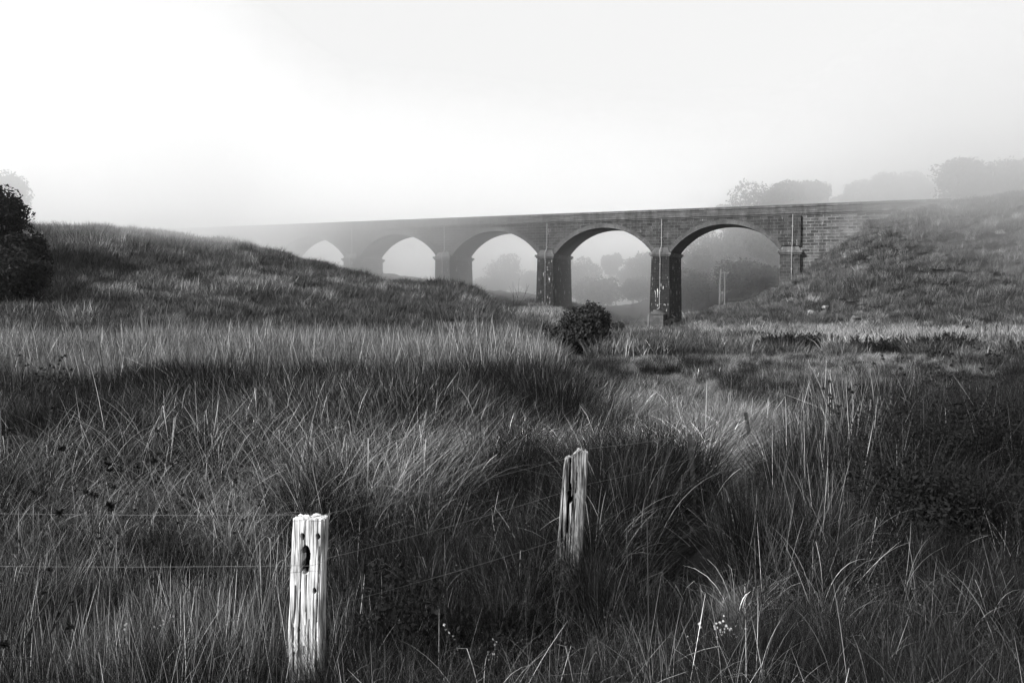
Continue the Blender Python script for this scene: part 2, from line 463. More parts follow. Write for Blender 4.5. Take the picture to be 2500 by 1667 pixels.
# piers
PROJ = .75
for b in range(-1, 5):
    c = b * BAY; q = MB(); zb = -8.0; bt = .02 * (SPR - .6 - zb)
    h0, h1 = PW / 2 + bt, PW / 2
    q.frustum((c - h0, c + h0, -PROJ - bt, DEPTH + PROJ + bt, zb), (c - h1, c + h1, -PROJ, DEPTH + PROJ, SPR - .55), L)
    pier = q.build("pier", M_pier if b >= 0 else M_wall, via)
    q = MB()
    q.box(c - h1 - .18, c + h1 + .18, -PROJ - .18, DEPTH + PROJ + .18, SPR - .55, SPR - .3, L)
    q.box(c - h1 - .36, c + h1 + .36, -PROJ - .36, DEPTH + PROJ + .36, SPR - .3, SPR + .08, L)
    for t0, t1, u in ((-PROJ - .05, -.003, 0), (DEPTH + .003, DEPTH + PROJ + .05, 1)):
        top = (c - h1 * .72, c + h1 * .72, (-.1 if u == 0 else DEPTH + .003), (-.003 if u == 0 else DEPTH + .1), SPR + 1.0)
        q.frustum((c - h1 - .1, c + h1 + .1, t0, t1, SPR + .081), top, L)
    q.build("pier_cap", M_cop, pier)
    # shallow pilaster over abutment pier
    if b == -1:
        q = MB(); q.box(c - h1, c + h1, -.55, -.004, SPR + .9, ZB - .225, L); q.build("pilaster", M_wall, via)
    yq = -PROJ - .5
    zlow = {-1: 0.3, 0: -3.3, 1: -4.5, 2: -2, 3: 0, 4: 3}[b]
    off = {-1: .3, 0: .05}.get(b, .1)
    sx = c - off
    pts = [L(sx, -.62 if b == -1 else -.12, ZB - .1), L(sx, -.62 if b == -1 else -.12, SPR + 1.25), L(sx, yq + .1, SPR + .55), L(sx, yq + .1, SPR - .5), L(sx, yq + .28, SPR - 1.0), L(sx, -PROJ - .28, zlow)]
    paths = [(pts, .06)]
    if b == 0:
        paths.append(([L(sx, -PROJ - .3, zlow), L(sx + 1.9, -PROJ - .5, zlow - 1.25), L(sx + 1.95, -PROJ - .5, -7.4)], .075))
        paths.append(([L(sx - 1.75, .8, -4.6), L(sx - 2.9, .8, -5.4), L(sx - 2.95, .8, -7.2)], .11))
    Vt, Qt = tube(paths, 8)
    dp = link("downpipe", mesh_np("downpipe", Vt, Qt, smooth=True), M_pipe, via)
    for z in np.arange(zlow + .6, ZB, 2.3):
        q = MB()
        tt = (-.12 if b != -1 else -.62) if z > SPR + 1.3 else -PROJ - .28
        q.box(sx - .14, sx + .14, tt - .03, tt + .12, z, z + .1, L)
        q.build("pipe_bracket", M_pipe, dp)
# deck
q = MB(); q.box(S0, S1, .42, DEPTH - .42, ZB + .3, ZB + .7, L); q.build("deck", M_para, via)

# small gabled stone buttress at the foot of pier A
hut = empty("stone_gable_block", bfr(.2, -2.2, -7))
tag(hut, "small gabled stone block standing against the foot of the nearest pier", "masonry block")
ho = np.array(hut.location)
def LH(s, t, z):
    p = bfr(s, t, z); return (p[0] - ho[0], p[1] - ho[1], p[2] - ho[2])
q = MB(); q.box(-1.15, 1.25, -2.9, -1.25, -8, -4.35, LH); q.build("block_wall", M_para, hut)
q = MB()
q.face([LH(-1.35, -3.05, -4.348), LH(1.45, -3.05, -4.348), LH(.05, -3.05, -3.5)], [(0, 0), (2, 0), (1, 1)])
q.face([LH(1.45, -3.05, -4.348), LH(1.45, -1.1, -4.348), LH(.05, -1.1, -3.5), LH(.05, -3.05, -3.5)], [(0, 0), (2, 0), (2, 1), (0, 1)])
q.face([LH(-1.35, -1.1, -4.348), LH(-1.35, -3.05, -4.348), LH(.05, -3.05, -3.5), LH(.05, -1.1, -3.5)], [(0, 0), (2, 0), (2, 1), (0, 1)])
q.face([LH(-1.35, -3.05, -4.348), LH(-1.35, -1.1, -4.348), LH(1.45, -1.1, -4.348), LH(1.45, -3.05, -4.348)], [(0, 0), (2, 0), (2, 1), (0, 1)])
q.build("gable_cap", M_cop, hut)

# ------------------------------------------------------------------ foliage builders
def leaf_cloud(centers, radii, n, size, seed, hollow=.55, flat=.85):
    """many leaf faces spread through a set of blobs -> V,Q,tone"""
    r = np.random.RandomState(seed)
    centers = np.asarray(centers, float); radii = np.asarray(radii, float)
    wgt = radii ** 2; k = r.choice(len(centers), n, p=wgt / wgt.sum())
    d = r.normal(size=(n, 3)); d /= np.linalg.norm(d, axis=1)[:, None]
    rr = (hollow + (1 - hollow) * r.rand(n)) ** .6
    lump = .72 + .56 * vnoise(d[:, 0] * 3 + k * 7.1 + 50, d[:, 2] * 3 + d[:, 1] * 2 + 50, seed)
    c = centers[k] + d * (radii[k] * rr * lump)[:, None] * np.array([1, 1, flat])
    nrm = d * .6 + r.normal(size=(n, 3)) * .6; nrm /= np.linalg.norm(nrm, axis=1)[:, None]
    a = np.cross(nrm, r.normal(size=(n, 3))); a /= np.linalg.norm(a, axis=1)[:, None]
    b = np.cross(nrm, a)
    s = size * (.55 + .9 * r.rand(n))[:, None]
    V = np.stack([c - a * s, c - b * s * .45, c + a * s, c + b * s * .45], 1).reshape(-1, 3)
    Q = np.arange(n * 4).reshape(-1, 4)
    tone = np.repeat(.6 + .8 * r.rand(n), 4)
    return V, Q, tone

def make_tree(name, label, group, base, h, wd, seed, n=7000, leaf=.3, lobes=9, flat=.75, crown_from=.3, mat=None, cat="tree", shape='round', small=False):
    r = random.Random(seed)
    t = empty(name, base); tag(t, label, cat, group)
    cz = h * (crown_from + (1 - crown_from) * .5); ch = h * (1 - crown_from) / 2
    C = []; Rr = []
    for i in range(lobes):
        a = r.uniform(0, 6.283); q = math.sqrt(r.random()); e = r.uniform(-1, 1)
        if shape == 'round': wz = math.sqrt(max(0.05, 1 - (e * .85) ** 2))
        else: wz = max(.15, .95 - .75 * (e * .5 + .5))
        rad_ = wd / 2 * (r.uniform(.45, .68) if not small else r.uniform(.22, .42))
        C.append((math.cos(a) * q * (wd / 2 - rad_ * .7) * wz, math.sin(a) * q * (wd / 2 - rad_ * .7) * wz, cz + e * (ch - rad_ * .8)))
        Rr.append(rad_)
    C.append((0, 0, cz)); Rr.append(min(wd / 2, ch) * (.9 if not small else .55))
    V, Q, tn = leaf_cloud(C, Rr, n, leaf, seed, flat=flat)
    V[:, 2] = np.maximum(V[:, 2], .02)
    link("crown", mesh_np("crown", V, Q, tn), mat or M_leafm, t)
    paths = []
    tr = max(.08, h * .022)
    top = np.array([r.uniform(-.05, .05) * h, 0, h * .72])
    paths.append(([(0, 0, -.5), (top[0] * .2, 0, h * .2), (top[0] * .6, .02 * h, h * .45), tuple(top)], [tr * 1.3, tr, tr * .75, tr * .3]))
    Vt, Qt = tube(paths, 8); trunk = link("trunk", mesh_np("trunk", Vt, Qt, smooth=True), M_bark, t)
    paths = []
    for c in C[:lobes]:
        zs = h * r.uniform(.22, .5)
        p0 = np.array([top[0] * zs / h, 0, zs]); p2 = np.array(c); p1 = (p0 + p2) / 2 + np.array([0, 0, -.06 * h])
        paths.append(([p0, p1, p2], [tr * .45, tr * .3, tr * .1]))
    Vt, Qt = tube(paths, 6); link("limb", mesh_np("limb", Vt, Qt, smooth=True), M_bark, trunk)
    return t

def cat_ok(nm): return nm in ('skyline_tree', 'valley_tree', 'arch_tree', 'pale_tree')
def tree_px(name, label, group, px, pytop, pybase, y, wpx, seed, **kw):
    b = P(px, pybase, y); tp = P(px, pytop, y)
    gz = float(H(np.array([b[0]]), np.array([b[1]]))[0])
    z0 = gz - .1
    h_ = tp[2] - z0; wd_ = wpx / F * y
    if cat_ok(name): kw['crown_from'] = max(kw.get('crown_from', .1), 1 - 1.15 * wd_ / h_)
    return make_tree(name, label, group, (b[0], b[1], z0), h_, wd_, seed, **kw)

# trees on the skyline behind the right end of the viaduct
G1 = "misty trees on the skyline behind the viaduct's right end"
for k, (px, pt, y, wpx, lab) in enumerate([
    (1772, 492, 205, 60, "lowest faint tree top just left of the misty skyline clump"),
    (1838, 436, 196, 140, "leftmost broad round tree of the misty skyline clump"),
    (1915, 418, 194, 105, "tallest middle tree of the left misty skyline clump"),
    (1985, 430, 196, 92, "round tree at the right end of the left misty skyline clump"),
    (2048, 474, 205, 60, "small faint tree in the dip between two skyline clumps"),
    (2098, 440, 196, 80, "low round tree at the left of the middle skyline clump"),
    (2158, 408, 192, 105, "tall domed tree in the middle skyline clump"),
    (2232, 412, 192, 100, "round tree at the right of the middle skyline clump"),
    (2345, 372, 156, 140, "tall tree with a raised left knob on the right skyline"),
    (2440, 376, 154, 150, "broadest domed tree near the right edge of the skyline"),
    (2530, 392, 154, 130, "tree cut off by the right edge of the picture on the skyline")]):
    tree_px("skyline_tree", lab, G1, px, pt, 520, y - 7, wpx, 100 + k, n=7000, leaf=.34, lobes=10, crown_from=.12, flat=.8)
# trees seen through the arches
G2 = "misty trees standing in the valley beyond the arches"
for k, (px, pt, y, wpx, lab) in enumerate([
    (1232, 605, 202, 105, "round misty tree filling the middle arch"),
    (1308, 648, 200, 85, "smaller misty tree against the pier right of the middle arch"),
    (1190, 668, 200, 80, "low faint tree at the left foot of the middle arch"),
    (1418, 612, 198, 110, "misty tree close to the left pier of the fourth arch"),
    (1490, 610, 200, 56, "narrow rounded misty tree in the gap of the fourth arch"),
    (1545, 628, 196, 90, "mid height misty tree in the fourth arch"),
    (1590, 586, 188, 115, "tall misty tree at the right side of the fourth arch"),
    (1460, 675, 182, 150, "low spreading misty tree at the foot of the fourth arch"),
    (1560, 680, 178, 120, "low bushy tree left of the nearest pier")]):
    tree_px("valley_tree", lab, G2, px, pt, 770, y + 12, wpx, 200 + k, n=6500, leaf=.32, lobes=8, crown_from=.12)
G3 = "trees massed behind the rightmost arch"
for k, (px, pt, y, wpx, lab) in enumerate([
    (1680, 600, 180, 120, "tall tree behind the left side of the rightmost arch"),
    (1745, 556, 188, 140, "tall dim tree behind the crown of the rightmost arch"),
    (1815, 540, 186, 150, "broad tree rising behind the crown of the rightmost arch"),
    (1875, 550, 176, 130, "tree behind the right side of the rightmost arch"),
    (1690, 655, 168, 120, "dark bushy tree left of the pale poles"),
    (1805, 635, 166, 140, "dark bushy tree right of the pale poles"),
    (1865, 650, 162, 110, "dark bushy tree beside the abutment pier")]):
    tree_px("arch_tree", lab, G3, px, pt, 740, y + 2, wpx, 300 + k, n=8000, leaf=.28, lobes=9, crown_from=.05, flat=.9)
# left edge
tree_px("dark_tree", "large dark bushy tree cut off by the left edge", None, -25, 446, 690, 60, 210, 401, n=26000, leaf=.15, lobes=16, crown_from=.03, flat=.95, mat=M_leafd)
tree_px("dark_shrub", "dark shrub leaning out right of the big tree at the left edge", None, 66, 535, 700, 57, 105, 412, n=12000, leaf=.13, lobes=10, crown_from=.0, flat=.95, mat=M_leafd)
tree_px("pale_tree", "pale misty tree rising behind the dark tree at the left edge", None, 22, 420, 600, 112, 100, 403, n=9000, leaf=.2, lobes=11, crown_from=.1, flat=1.0)
tree_px("faint_shrub", "faint rounded shrub on the left hill's misty crest", None, 392, 546, 600, 128, 50, 404, n=2500, leaf=.22, lobes=6, crown_from=.0)
tree_px("dark_shrub", "low wide dark shrub at the foot of the tree at the left edge", None, 40, 590, 700, 54, 170, 413, n=15000, leaf=.12, lobes=12, crown_from=.0, flat=.8, mat=M_leafd)
# bushes in front of the piers
def bush(px, pytop, pybase, y, wpx, seed, label, name="bush", **kw):
    return tree_px(name, label, None, px, pytop, pybase, y, wpx, seed, cat="bush", mat=M_bush, small=True, **kw)
bush(1415, 744, 840, 46, 172, 501, "dense dark rounded bush at the meadow's edge left of the nearest pier", n=15000, leaf=.10, lobes=30, crown_from=.02, flat=1.0)
bush(1510, 783, 815, 78, 62, 502, "small grey bush between the dark bush and the nearest pier", n=4000, leaf=.12, lobes=7, crown_from=0)
bush(1385, 790, 830, 60, 60, 503, "low dark shoot cluster at the left foot of the rounded bush", n=4000, leaf=.09, lobes=7, crown_from=0)
bush(1648, 782, 812, 128, 60, 504, "low scrub round the foot of the nearest pier", n=4000, leaf=.16, lobes=8, crown_from=0)

def gorse(px, pytop, y, wpx, seed, label, nsh=70):
    r = np.random.RandomState(seed)
    x = (px - 1250) / F * y; gz = float(H(np.array([x]), np.array([y]))[0])
    tp = P(px, pytop, y)[2]; h = max(.8, tp - gz); wd = wpx / F * y
    t = empty("gorse_bush", (x, y, gz)); tag(t, label, "gorse bush", "spiky gorse bushes along the far edge of the meadow")
    VV = []; TT = []; paths = []
    for i in range(nsh):
        bx = r.uniform(-.42, .42) * wd; by = r.uniform(-.35, .35) * min(wd, 2.5)
        lean = bx / (wd / 2) * .8 + r.normal() * .25; leany = r.normal() * .35
        hh = h * (.55 + .5 * r.rand()) * (1 - .45 * abs(bx / (wd / 2)) ** 2)
        d = np.array([lean, leany, 1.0]); d /= np.linalg.norm(d)
        n = 75; q = np.linspace(.02, 1, n)
        c = np.array([bx, by, 0]) + d * (q * hh)[:, None]
        c[:, 0] += lean * .12 * hh * q ** 2
        paths.append((c[::15], .012))
        a = r.normal(size=(n, 3)); a[:, 2] = abs(a[:, 2]) * .8 + .3; a /= np.linalg.norm(a, axis=1)[:, None]
        ln = (.17 * (1.15 - q) + .05)[:, None] * (1 + .3 * r.rand(n))[:, None]
        wv = np.cross(a, r.normal(size=(n, 3))); wv /= np.linalg.norm(wv, axis=1)[:, None]; wv *= .02
        VV.append(np.stack([c - wv, c + wv, c + a * ln + wv * .2, c + a * ln - wv * .2], 1).reshape(-1, 3))
        TT.append(np.full(n * 4, .6 + .7 * r.rand()))
    V = np.concatenate(VV); Q = np.arange(len(V)).reshape(-1, 4)
    link("spines", mesh_np("spines", V, Q, np.concatenate(TT)), M_gorse, t)
    Vt, Qt = tube(paths, 4); link("stem", mesh_np("stem", Vt, Qt), M_bark, t)
for px, pt, y, wp, lab, ns in [
    (1835, 812, 56, 95, "left end of the long dark gorse bank below the stones", 110),
    (1915, 808, 55, 110, "middle of the long dark gorse bank below the stones", 130),
    (1998, 812, 54, 110, "right end of the long dark gorse bank with a ragged tip", 130),
    (2100, 818, 53, 42, "narrow two pronged gorse bush right of the long bank", 34),
    (2160, 822, 52, 90, "low sprawling gorse bush in the middle of the row", 75),
    (2222, 820, 52, 60, "gorse bush with a pointed right tip", 50),
    (2312, 812, 46, 130, "largest single gorse bush with upright spikes", 150),
    (2495, 820, 44, 66, "gorse bush cut off by the right edge of the picture", 60),
    (1745, 822, 60, 70, "faint low gorse bush left of the long bank", 60)]:
    gorse(px, pt - 2 + (px * 7 % 11 - 5), y + (px * 13 % 7 - 3), wp, 600 + px, lab, ns)

# bare dead shrub in front of the nearest pier, and other bare stems
def bare(px, pytop, y, seed, label, spread=.5, name="dead_shrub", lean=0, mat=None, r0=.035, nb=9):
    r = random.Random(seed)
    x = (px - 1250) / F * y; gz = float(H(np.array([x]), np.array([y]))[0]); h = P(px, pytop, y)[2] - gz
    paths = []
    def grow(p, d, l, rr, dep):
        pts = [p]; q = np.array(p, float); dd = np.array(d, float)
        for k in range(4):
            dd = dd + np.array([r.uniform(-.16, .16), r.uniform(-.16, .16), .04]); dd /= np.linalg.norm(dd)
            q = q + dd * l / 4; pts.append(tuple(q))
        paths.append((pts, np.linspace(rr, rr * .4, 5)))
        if dep > 0:
            for k in range(3):
                i = r.randint(1, 4); a = r.uniform(0, 6.28)
                grow(pts[i], dd * .9 + np.array([math.cos(a), math.sin(a), .2]) * spread, l * r.uniform(.45, .7), rr * .5, dep - 1)
    for k in range(nb):
        a = r.uniform(0, 6.28)
        grow((0, 0, -.1), (math.cos(a) * spread * .7 + lean, math.sin(a) * spread * .7, 1), h * r.uniform(.55, .85), r0, 2)
    V, Q = tube(paths, 4)
    o = link(name, mesh_np(name, V, Q), mat or M_stemp); o.location = (x, y, gz); tag(o, label, "shrub")
M_twig, n = mat_new("grey_twigs"); principled(n, .08, .8)
bare(1682, 772, 60, 1, "bare leafless shrub standing before the nearest pier", mat=M_twig, nb=4, r0=.04)
bare(1530, 778, 62, 2, "faint bare twigs right of the small grey bush", mat=M_twig, nb=3, r0=.02)
bare(1215, 716, 52, 3, "thin bare sapling leaning right on the left hill's toe", lean=.7, spread=.3, mat=M_stem, nb=2, r0=.03)
bare(2060, 842, 38, 4, "long dead stick leaning right beside the gorse row", lean=1.2, spread=.15, mat=M_twig, nb=1, r0=.02)
bare(640, 596, 116, 5, "bare twiggy shrub on the left hill's crest against the mist", mat=M_twig, nb=5, r0=.03)

# ------------------------------------------------------------------ poles beyond the arch, marker posts
def pole(px, pyt, pyb, y, r0, label, extra=False):
    a = P(px, pyb + 6, y); b = P(px - (0 if extra else -3), pyt, y); h = b[2] - a[2]
    t = empty("utility_pole", a); tag(t, label, "utility pole", "pale poles behind the rightmost arch")
    V, Q = tube([([(0, 0, -1), (0, 0, h * .5), (b[0] - a[0], 0, h)], [r0 * 1.15, r0, r0 * .8])], 10)
    link("pole_shaft", mesh_np("pole_shaft", V, Q, smooth=True), M_pole, t)
    if extra:
        q = MB(); q.box(-.75, .75, -.06, .06, h - .35, h - .22); q.build("crossarm", M_pole, t)
        for sx in (-.6, 0, .6):
            V, Q = tube([([(sx, 0, h - .22), (sx, 0, h - .12), (sx, 0, h - .02)], [.03, .08, .05])], 8)
            link("insulator", mesh_np("insulator", V, Q), M_insul, t)
pole(1757, 657, 728, 157, .15, "taller plain pale pole, left of the pair behind the rightmost arch")
pole(1769, 663, 728, 159, .10, "thin pole with crossarm and insulators, right of the pair", True)
a = P(1763.5, 715, 156)
t = empty("meter_box", a); tag(t, "small white box fixed between the two pale poles", "box")
q = MB(); q.box(-.16, .16, -.1, .1, -.22, .22); q.build("box_case", M_box, t)
q = MB(); q.box(-.2, .2, -.14, .12, .222, .27); q.build("box_lid", M_box, t)
q = MB(); q.box(-.04, .04, -.04, .04, -1.6, -.222); q.build("box_stand", M_pole, t)
a = P(1905, 732, 126)
gz = float(H(np.array([a[0]]), np.array([a[1]]))[0])
t = empty("marker_post", (a[0], a[1], gz)); tag(t, "short pale strainer post with slanting stay below the abutment", "post")
hh = P(1905, 717, 126)[2] - gz + .2
V, Q = tube([([(0, 0, -.4), (0, 0, hh)], .09)], 8); link("post_shaft", mesh_np("post_shaft", V, Q), M_pole, t)
V, Q = tube([([(.05, 0, hh * .8), (1.0, 0, hh * .5)], .035)], 6); link("stay", mesh_np("stay", V, Q), M_pole, t)
q = MB(); q.box(-.3, .12, -.05, .05, hh * .82, hh * .95); q.build("rail_stub", M_pole, t)
for k, px in enumerate((2406, 2433, 2462)):
    g = on_ground(px, 62.0)
    t = empty("field_post", g); tag(t, ["leftmost of three tiny dark field posts in the pale grass strip", "middle one of three tiny dark field posts in the pale grass strip", "rightmost and darkest of three tiny field posts in the pale grass strip"][k], "post", "tiny posts at the far edge of the meadow")
    V, Q = tube([([(0, 0, -.2), (.03, 0, .8), (.03, 0, 1.45)], [.06, .06, .05])], 7); link("post_shaft", mesh_np("post_shaft", V, Q), M_stem, t)

# ------------------------------------------------------------------ rocks on the right bank
M_rock, n = mat_new("field_stone"); tc = N(n, "ShaderNodeTexCoord")
oi = N(n, "ShaderNodeObjectInfo")
cc = math_(n, 'MULTIPLY', ramp(n, noise(n, tc.outputs['Object'], 3, 5), [(.3, .7), (.7, 1.3)]), ramp(n, oi.outputs['Random'], [(0, .04), (.8, .08), (.93, .16), (1, .32)]))
principled(n, cc, .9, bump(n, noise(n, tc.outputs['Object'], 5, 5), .8, .1), .2)
def rock_mesh(seed):
    import bmesh
    bm = bmesh.new(); bmesh.ops.create_icosphere(bm, subdivisions=2, radius=1)
    r = np.random.RandomState(seed); dirs = r.normal(size=(9, 3)); dirs /= np.linalg.norm(dirs, axis=1)[:, None]; cut = r.uniform(.45, .8, 9)
    for v in bm.verts:
        p = np.array(v.co)
        for d, c in zip(dirs, cut):
            q = p @ d
            if q > c: p = p - d * (q - c)
        v.co = p
    me = bpy.data.meshes.new("rock"); bm.to_mesh(me); bm.free(); me.materials.append(M_rock); return me
rocks = [rock_mesh(s) for s in range(5)]
for k in range(90):
    px = RS.uniform(1690, 2180) if k < 75 else RS.uniform(1500, 2400)
    py = RS.uniform(765, 798) if k < 75 else RS.uniform(745, 800)
    g = ground_at(px, py)
    if g[1] > 160: continue
    o = bpy.data.objects.new("rock", rocks[k % 5]); COL.objects.link(o)
    s = RS.uniform(.22, .55) * (1.3 if k % 9 == 0 else 1)
    o.location = (g[0], g[1], g[2] + s * .6); o.scale = (s * RS.uniform(.8, 1.3), s, s * RS.uniform(.5, .9)); o.rotation_euler = (RS.uniform(-.4, .4), RS.uniform(-.4, .4), RS.uniform(0, 6.3))
    tag(o, "rough grey field stone in the tumbled band along the foot of the right bank", "rock", "tumbled stones at the foot of the right bank")

# ------------------------------------------------------------------ grass blades
def blades(n, h, wdt, base_r, lean, curve, tone, seed, segs=5, wind=None, windk=0, radial=.8, head=0, sag=0, kink=0):
    r = np.random.RandomState(seed)
    ln = r.uniform(h[0], h[1], n); wd = r.uniform(wdt[0], wdt[1], n)
    a = r.uniform(0, 2 * np.pi, n); q = np.sqrt(r.rand(n)) * base_r
    base = np.stack([np.cos(a) * q, np.sin(a) * q, np.full(n, -.05)], 1)
    az = np.where(r.rand(n) < radial, a, r.uniform(0, 2 * np.pi, n))
    dv = np.stack([np.cos(az), np.sin(az)], 1)
    if wind is not None:
        dv = dv * (1 - windk) + np.array([math.cos(wind), math.sin(wind)]) * windk + r.normal(size=(n, 2)) * .1
        dv /= np.linalg.norm(dv, axis=1)[:, None]
    th = r.uniform(lean[0], lean[1], n) * (0.3 + .7 * q / max(base_r, 1e-6)); cv = r.uniform(curve[0], curve[1], n)
    pts = [base]; T = np.linspace(0, 1, segs + 1)
    kat = r.uniform(.4, .9, n); kk = (r.rand(n) < kink) * r.uniform(.7, 1.8, n)
    side0 = np.stack([-dv[:, 1], dv[:, 0]], 1)
    wob = r.normal(size=n) * .15
    for s in range(segs):
        tt = (s + .5) / segs
        t_ = th + cv * tt ** 1.6 + kk * (tt > kat)
        d2 = dv + side0 * (wob * tt)[:, None]
        st = np.stack([d2[:, 0] * np.sin(t_), d2[:, 1] * np.sin(t_), np.cos(t_)], 1) * (ln / segs)[:, None]
        pts.append(pts[-1] + st)
    pts = np.stack(pts, 1)                                    # n, segs+1, 3
    tw = r.uniform(0, np.pi, n)
    side = np.stack([np.cos(tw), np.sin(tw), np.zeros(n)], 1)[:, None]
    prof = (1 - T) ** .6 * .95 + .08
    if head: prof = prof + head * np.exp(-((T - .9) / .07) ** 2)
    ws = wd[:, None] * prof[None] / 2
    Lf = pts - side * ws[..., None]; Rt = pts + side * ws[..., None]
    V = np.stack([Lf, Rt], 2).reshape(-1, 3)
    k = (segs + 1) * 2
    q0 = np.arange(segs)[None] * 2 + np.arange(n)[:, None] * k
    Q = np.stack([q0, q0 + 1, q0 + 3, q0 + 2], -1).reshape(-1, 4)
    tn = np.repeat(np.exp(r.normal(0, tone[1] * 1.7, n)) * tone[0] * .8, k)
    return V, Q, tn
def join(*sets):
    V = []; Q = []; T = []; b = 0
    for v, q, t in sets: V.append(v); Q.append(q + b); T.append(t); b += len(v)
    return np.concatenate(V), np.concatenate(Q), np.concatenate(T)

PROTO = {}
def proto(kind, idx, data, mat):
    me = mesh_np("%s_tuft" % kind, *data[:2], tone=data[2]); me.materials.append(mat)
    o = bpy.data.objects.new("%s_tuft_%02d" % (kind, idx), me)
    PROTO.setdefault(kind, []).append(o)

WN = 0.15
for s in range(3):
    # near types
    proto("rush", s, join(blades(230, (.4, .95), (.0025, .005), .13, (.05, .8), (-.1, .8), (1, .6), 10 + s), blades(10, (.4, .9), (.0025, .004), .13, (.1, .9), (.0, .9), (9, .5), 15 + s, kink=.3)), M_rush)
    proto("arch", s, join(blades(20, (.6, 1.15), (.003, .0065), .16, (.15, .8), (.4, 1.6), (1.6, .3), 20 + s, segs=9, wind=WN, windk=.22, kink=.15),
                          blades(60, (.25, .6), (.002, .004), .18, (.1, .9), (.3, 1.4), (.16, .5), 25 + s, segs=6, wind=WN, windk=.2)), M_pale)
    proto("tangle", s, join(blades(150, (.2, .55), (.0018, .0035), .25, (.1, 1.4), (-.6, 2.0), (1, .8), 30 + s, radial=.1, segs=6),
                            blades(16, (.3, .8), (.002, .0035), .25, (.1, 1.3), (-.4, .9), (14, .5), 35 + s, radial=.2, kink=.4)), M_dark)
    proto("stalk", s, join(blades(11, (.7, 1.1), (.002, .0042), .22, (.0, .42), (.0, .45), (1.3, .4), 40 + s, radial=.3, head=.8, kink=.12),
                           blades(40, (.3, .7), (.002, .004), .22, (.0, .6), (.0, .8), (.12, .5), 45 + s, radial=.3)), M_pale)
    proto("mat", s, blades(230, (.35, .75), (.002, .004), .22, (.1, .9), (.6, 2.0), (1.0, .6), 50 + s, segs=6, wind=WN + .3, windk=.3, kink=.25), M_pale)
    proto("bit", s, join(blades(60, (.2, .5), (.002, .004), .22, (.1, 1.1), (.1, 1.2), (.8, .7), 60 + s, radial=.2, kink=.3)), M_mid)
    proto("litter", s, join(blades(7, (.5, 1.1), (.0022, .004), .25, (.5, 1.35), (-.2, .5), (1, .5), 65 + s, radial=.1, kink=.35),
                            blades(30, (.1, .35), (.0015, .003), .25, (.3, 1.5), (0, 1), (.4, .6), 67 + s, radial=.1, kink=.3)), M_pale)
    C_ = RS.uniform(-.16, .16, (6, 3)) + np.array([0, 0, .2])
    hv = leaf_cloud(C_, RS.uniform(.06, .14, 6), 260, .009, 300 + s, hollow=.1); hv[0][:, 2] = np.maximum(hv[0][:, 2], 0)
    proto("herb", s, join((hv[0], hv[1], hv[2] * np.repeat(np.exp(RS.normal(0, .8, 260)), 4)), blades(14, (.15, .45), (.002, .003), .15, (.1, .9), (0, .8), (1, .6), 66 + s, kink=.3)), M_weed)
    # mid types, wider blades for distance
    proto("mrush", s, join(blades(230, (.5, 1.0), (.007, .013), .24, (.05, .75), (.0, .6), (.9, .4), 70 + s, segs=4), blades(16, (.5, 1.05), (.007, .012), .24, (.05, .75), (.0, .8), (6, .3), 75 + s, segs=4)), M_rush)
    proto("mgrass", s, blades(170, (.35, .8), (.007, .013), .45, (.05, .7), (.1, 1.1), (1, .55), 80 + s, segs=4, radial=.3, wind=WN, windk=.3), M_mmid)
    proto("mpale", s, blades(220, (.35, .75), (.005, .009), .4, (.2, .9), (.3, 1.4), (.8, .5), 90 + s, segs=4, radial=.4, wind=WN, windk=.4), M_mpale)
    proto("mreed", s, join(blades(44, (.8, 1.4), (.010, .022), .5, (.0, .25), (.0, .6), (1, .35), 100 + s, segs=6, radial=.3, kink=.4),
                           blades(90, (.4, .9), (.008, .016), .5, (.0, .4), (.0, .6), (.4, .45), 105 + s, segs=4, radial=.3)), M_reed)
    # hill types
    proto("hdark", s, blades(150, (.45, 1.0), (.02, .04), .6, (.1, 1.0), (.0, .8), (.9, .4), 110 + s, segs=3, radial=.6), M_hilld)
    proto("hmid", s, blades(150, (.35, .75), (.018, .035), .7, (.05, .7), (.1, .9), (.75, .4), 120 + s, segs=3, radial=.3, wind=WN, windk=.3), M_hill)
    proto("hpale", s, blades(150, (.5, .9), (.016, .03), .7, (.05, .6), (.1, .9), (1.2, .4), 130 + s, segs=3, radial=.3, wind=WN, windk=.3), M_hillp)

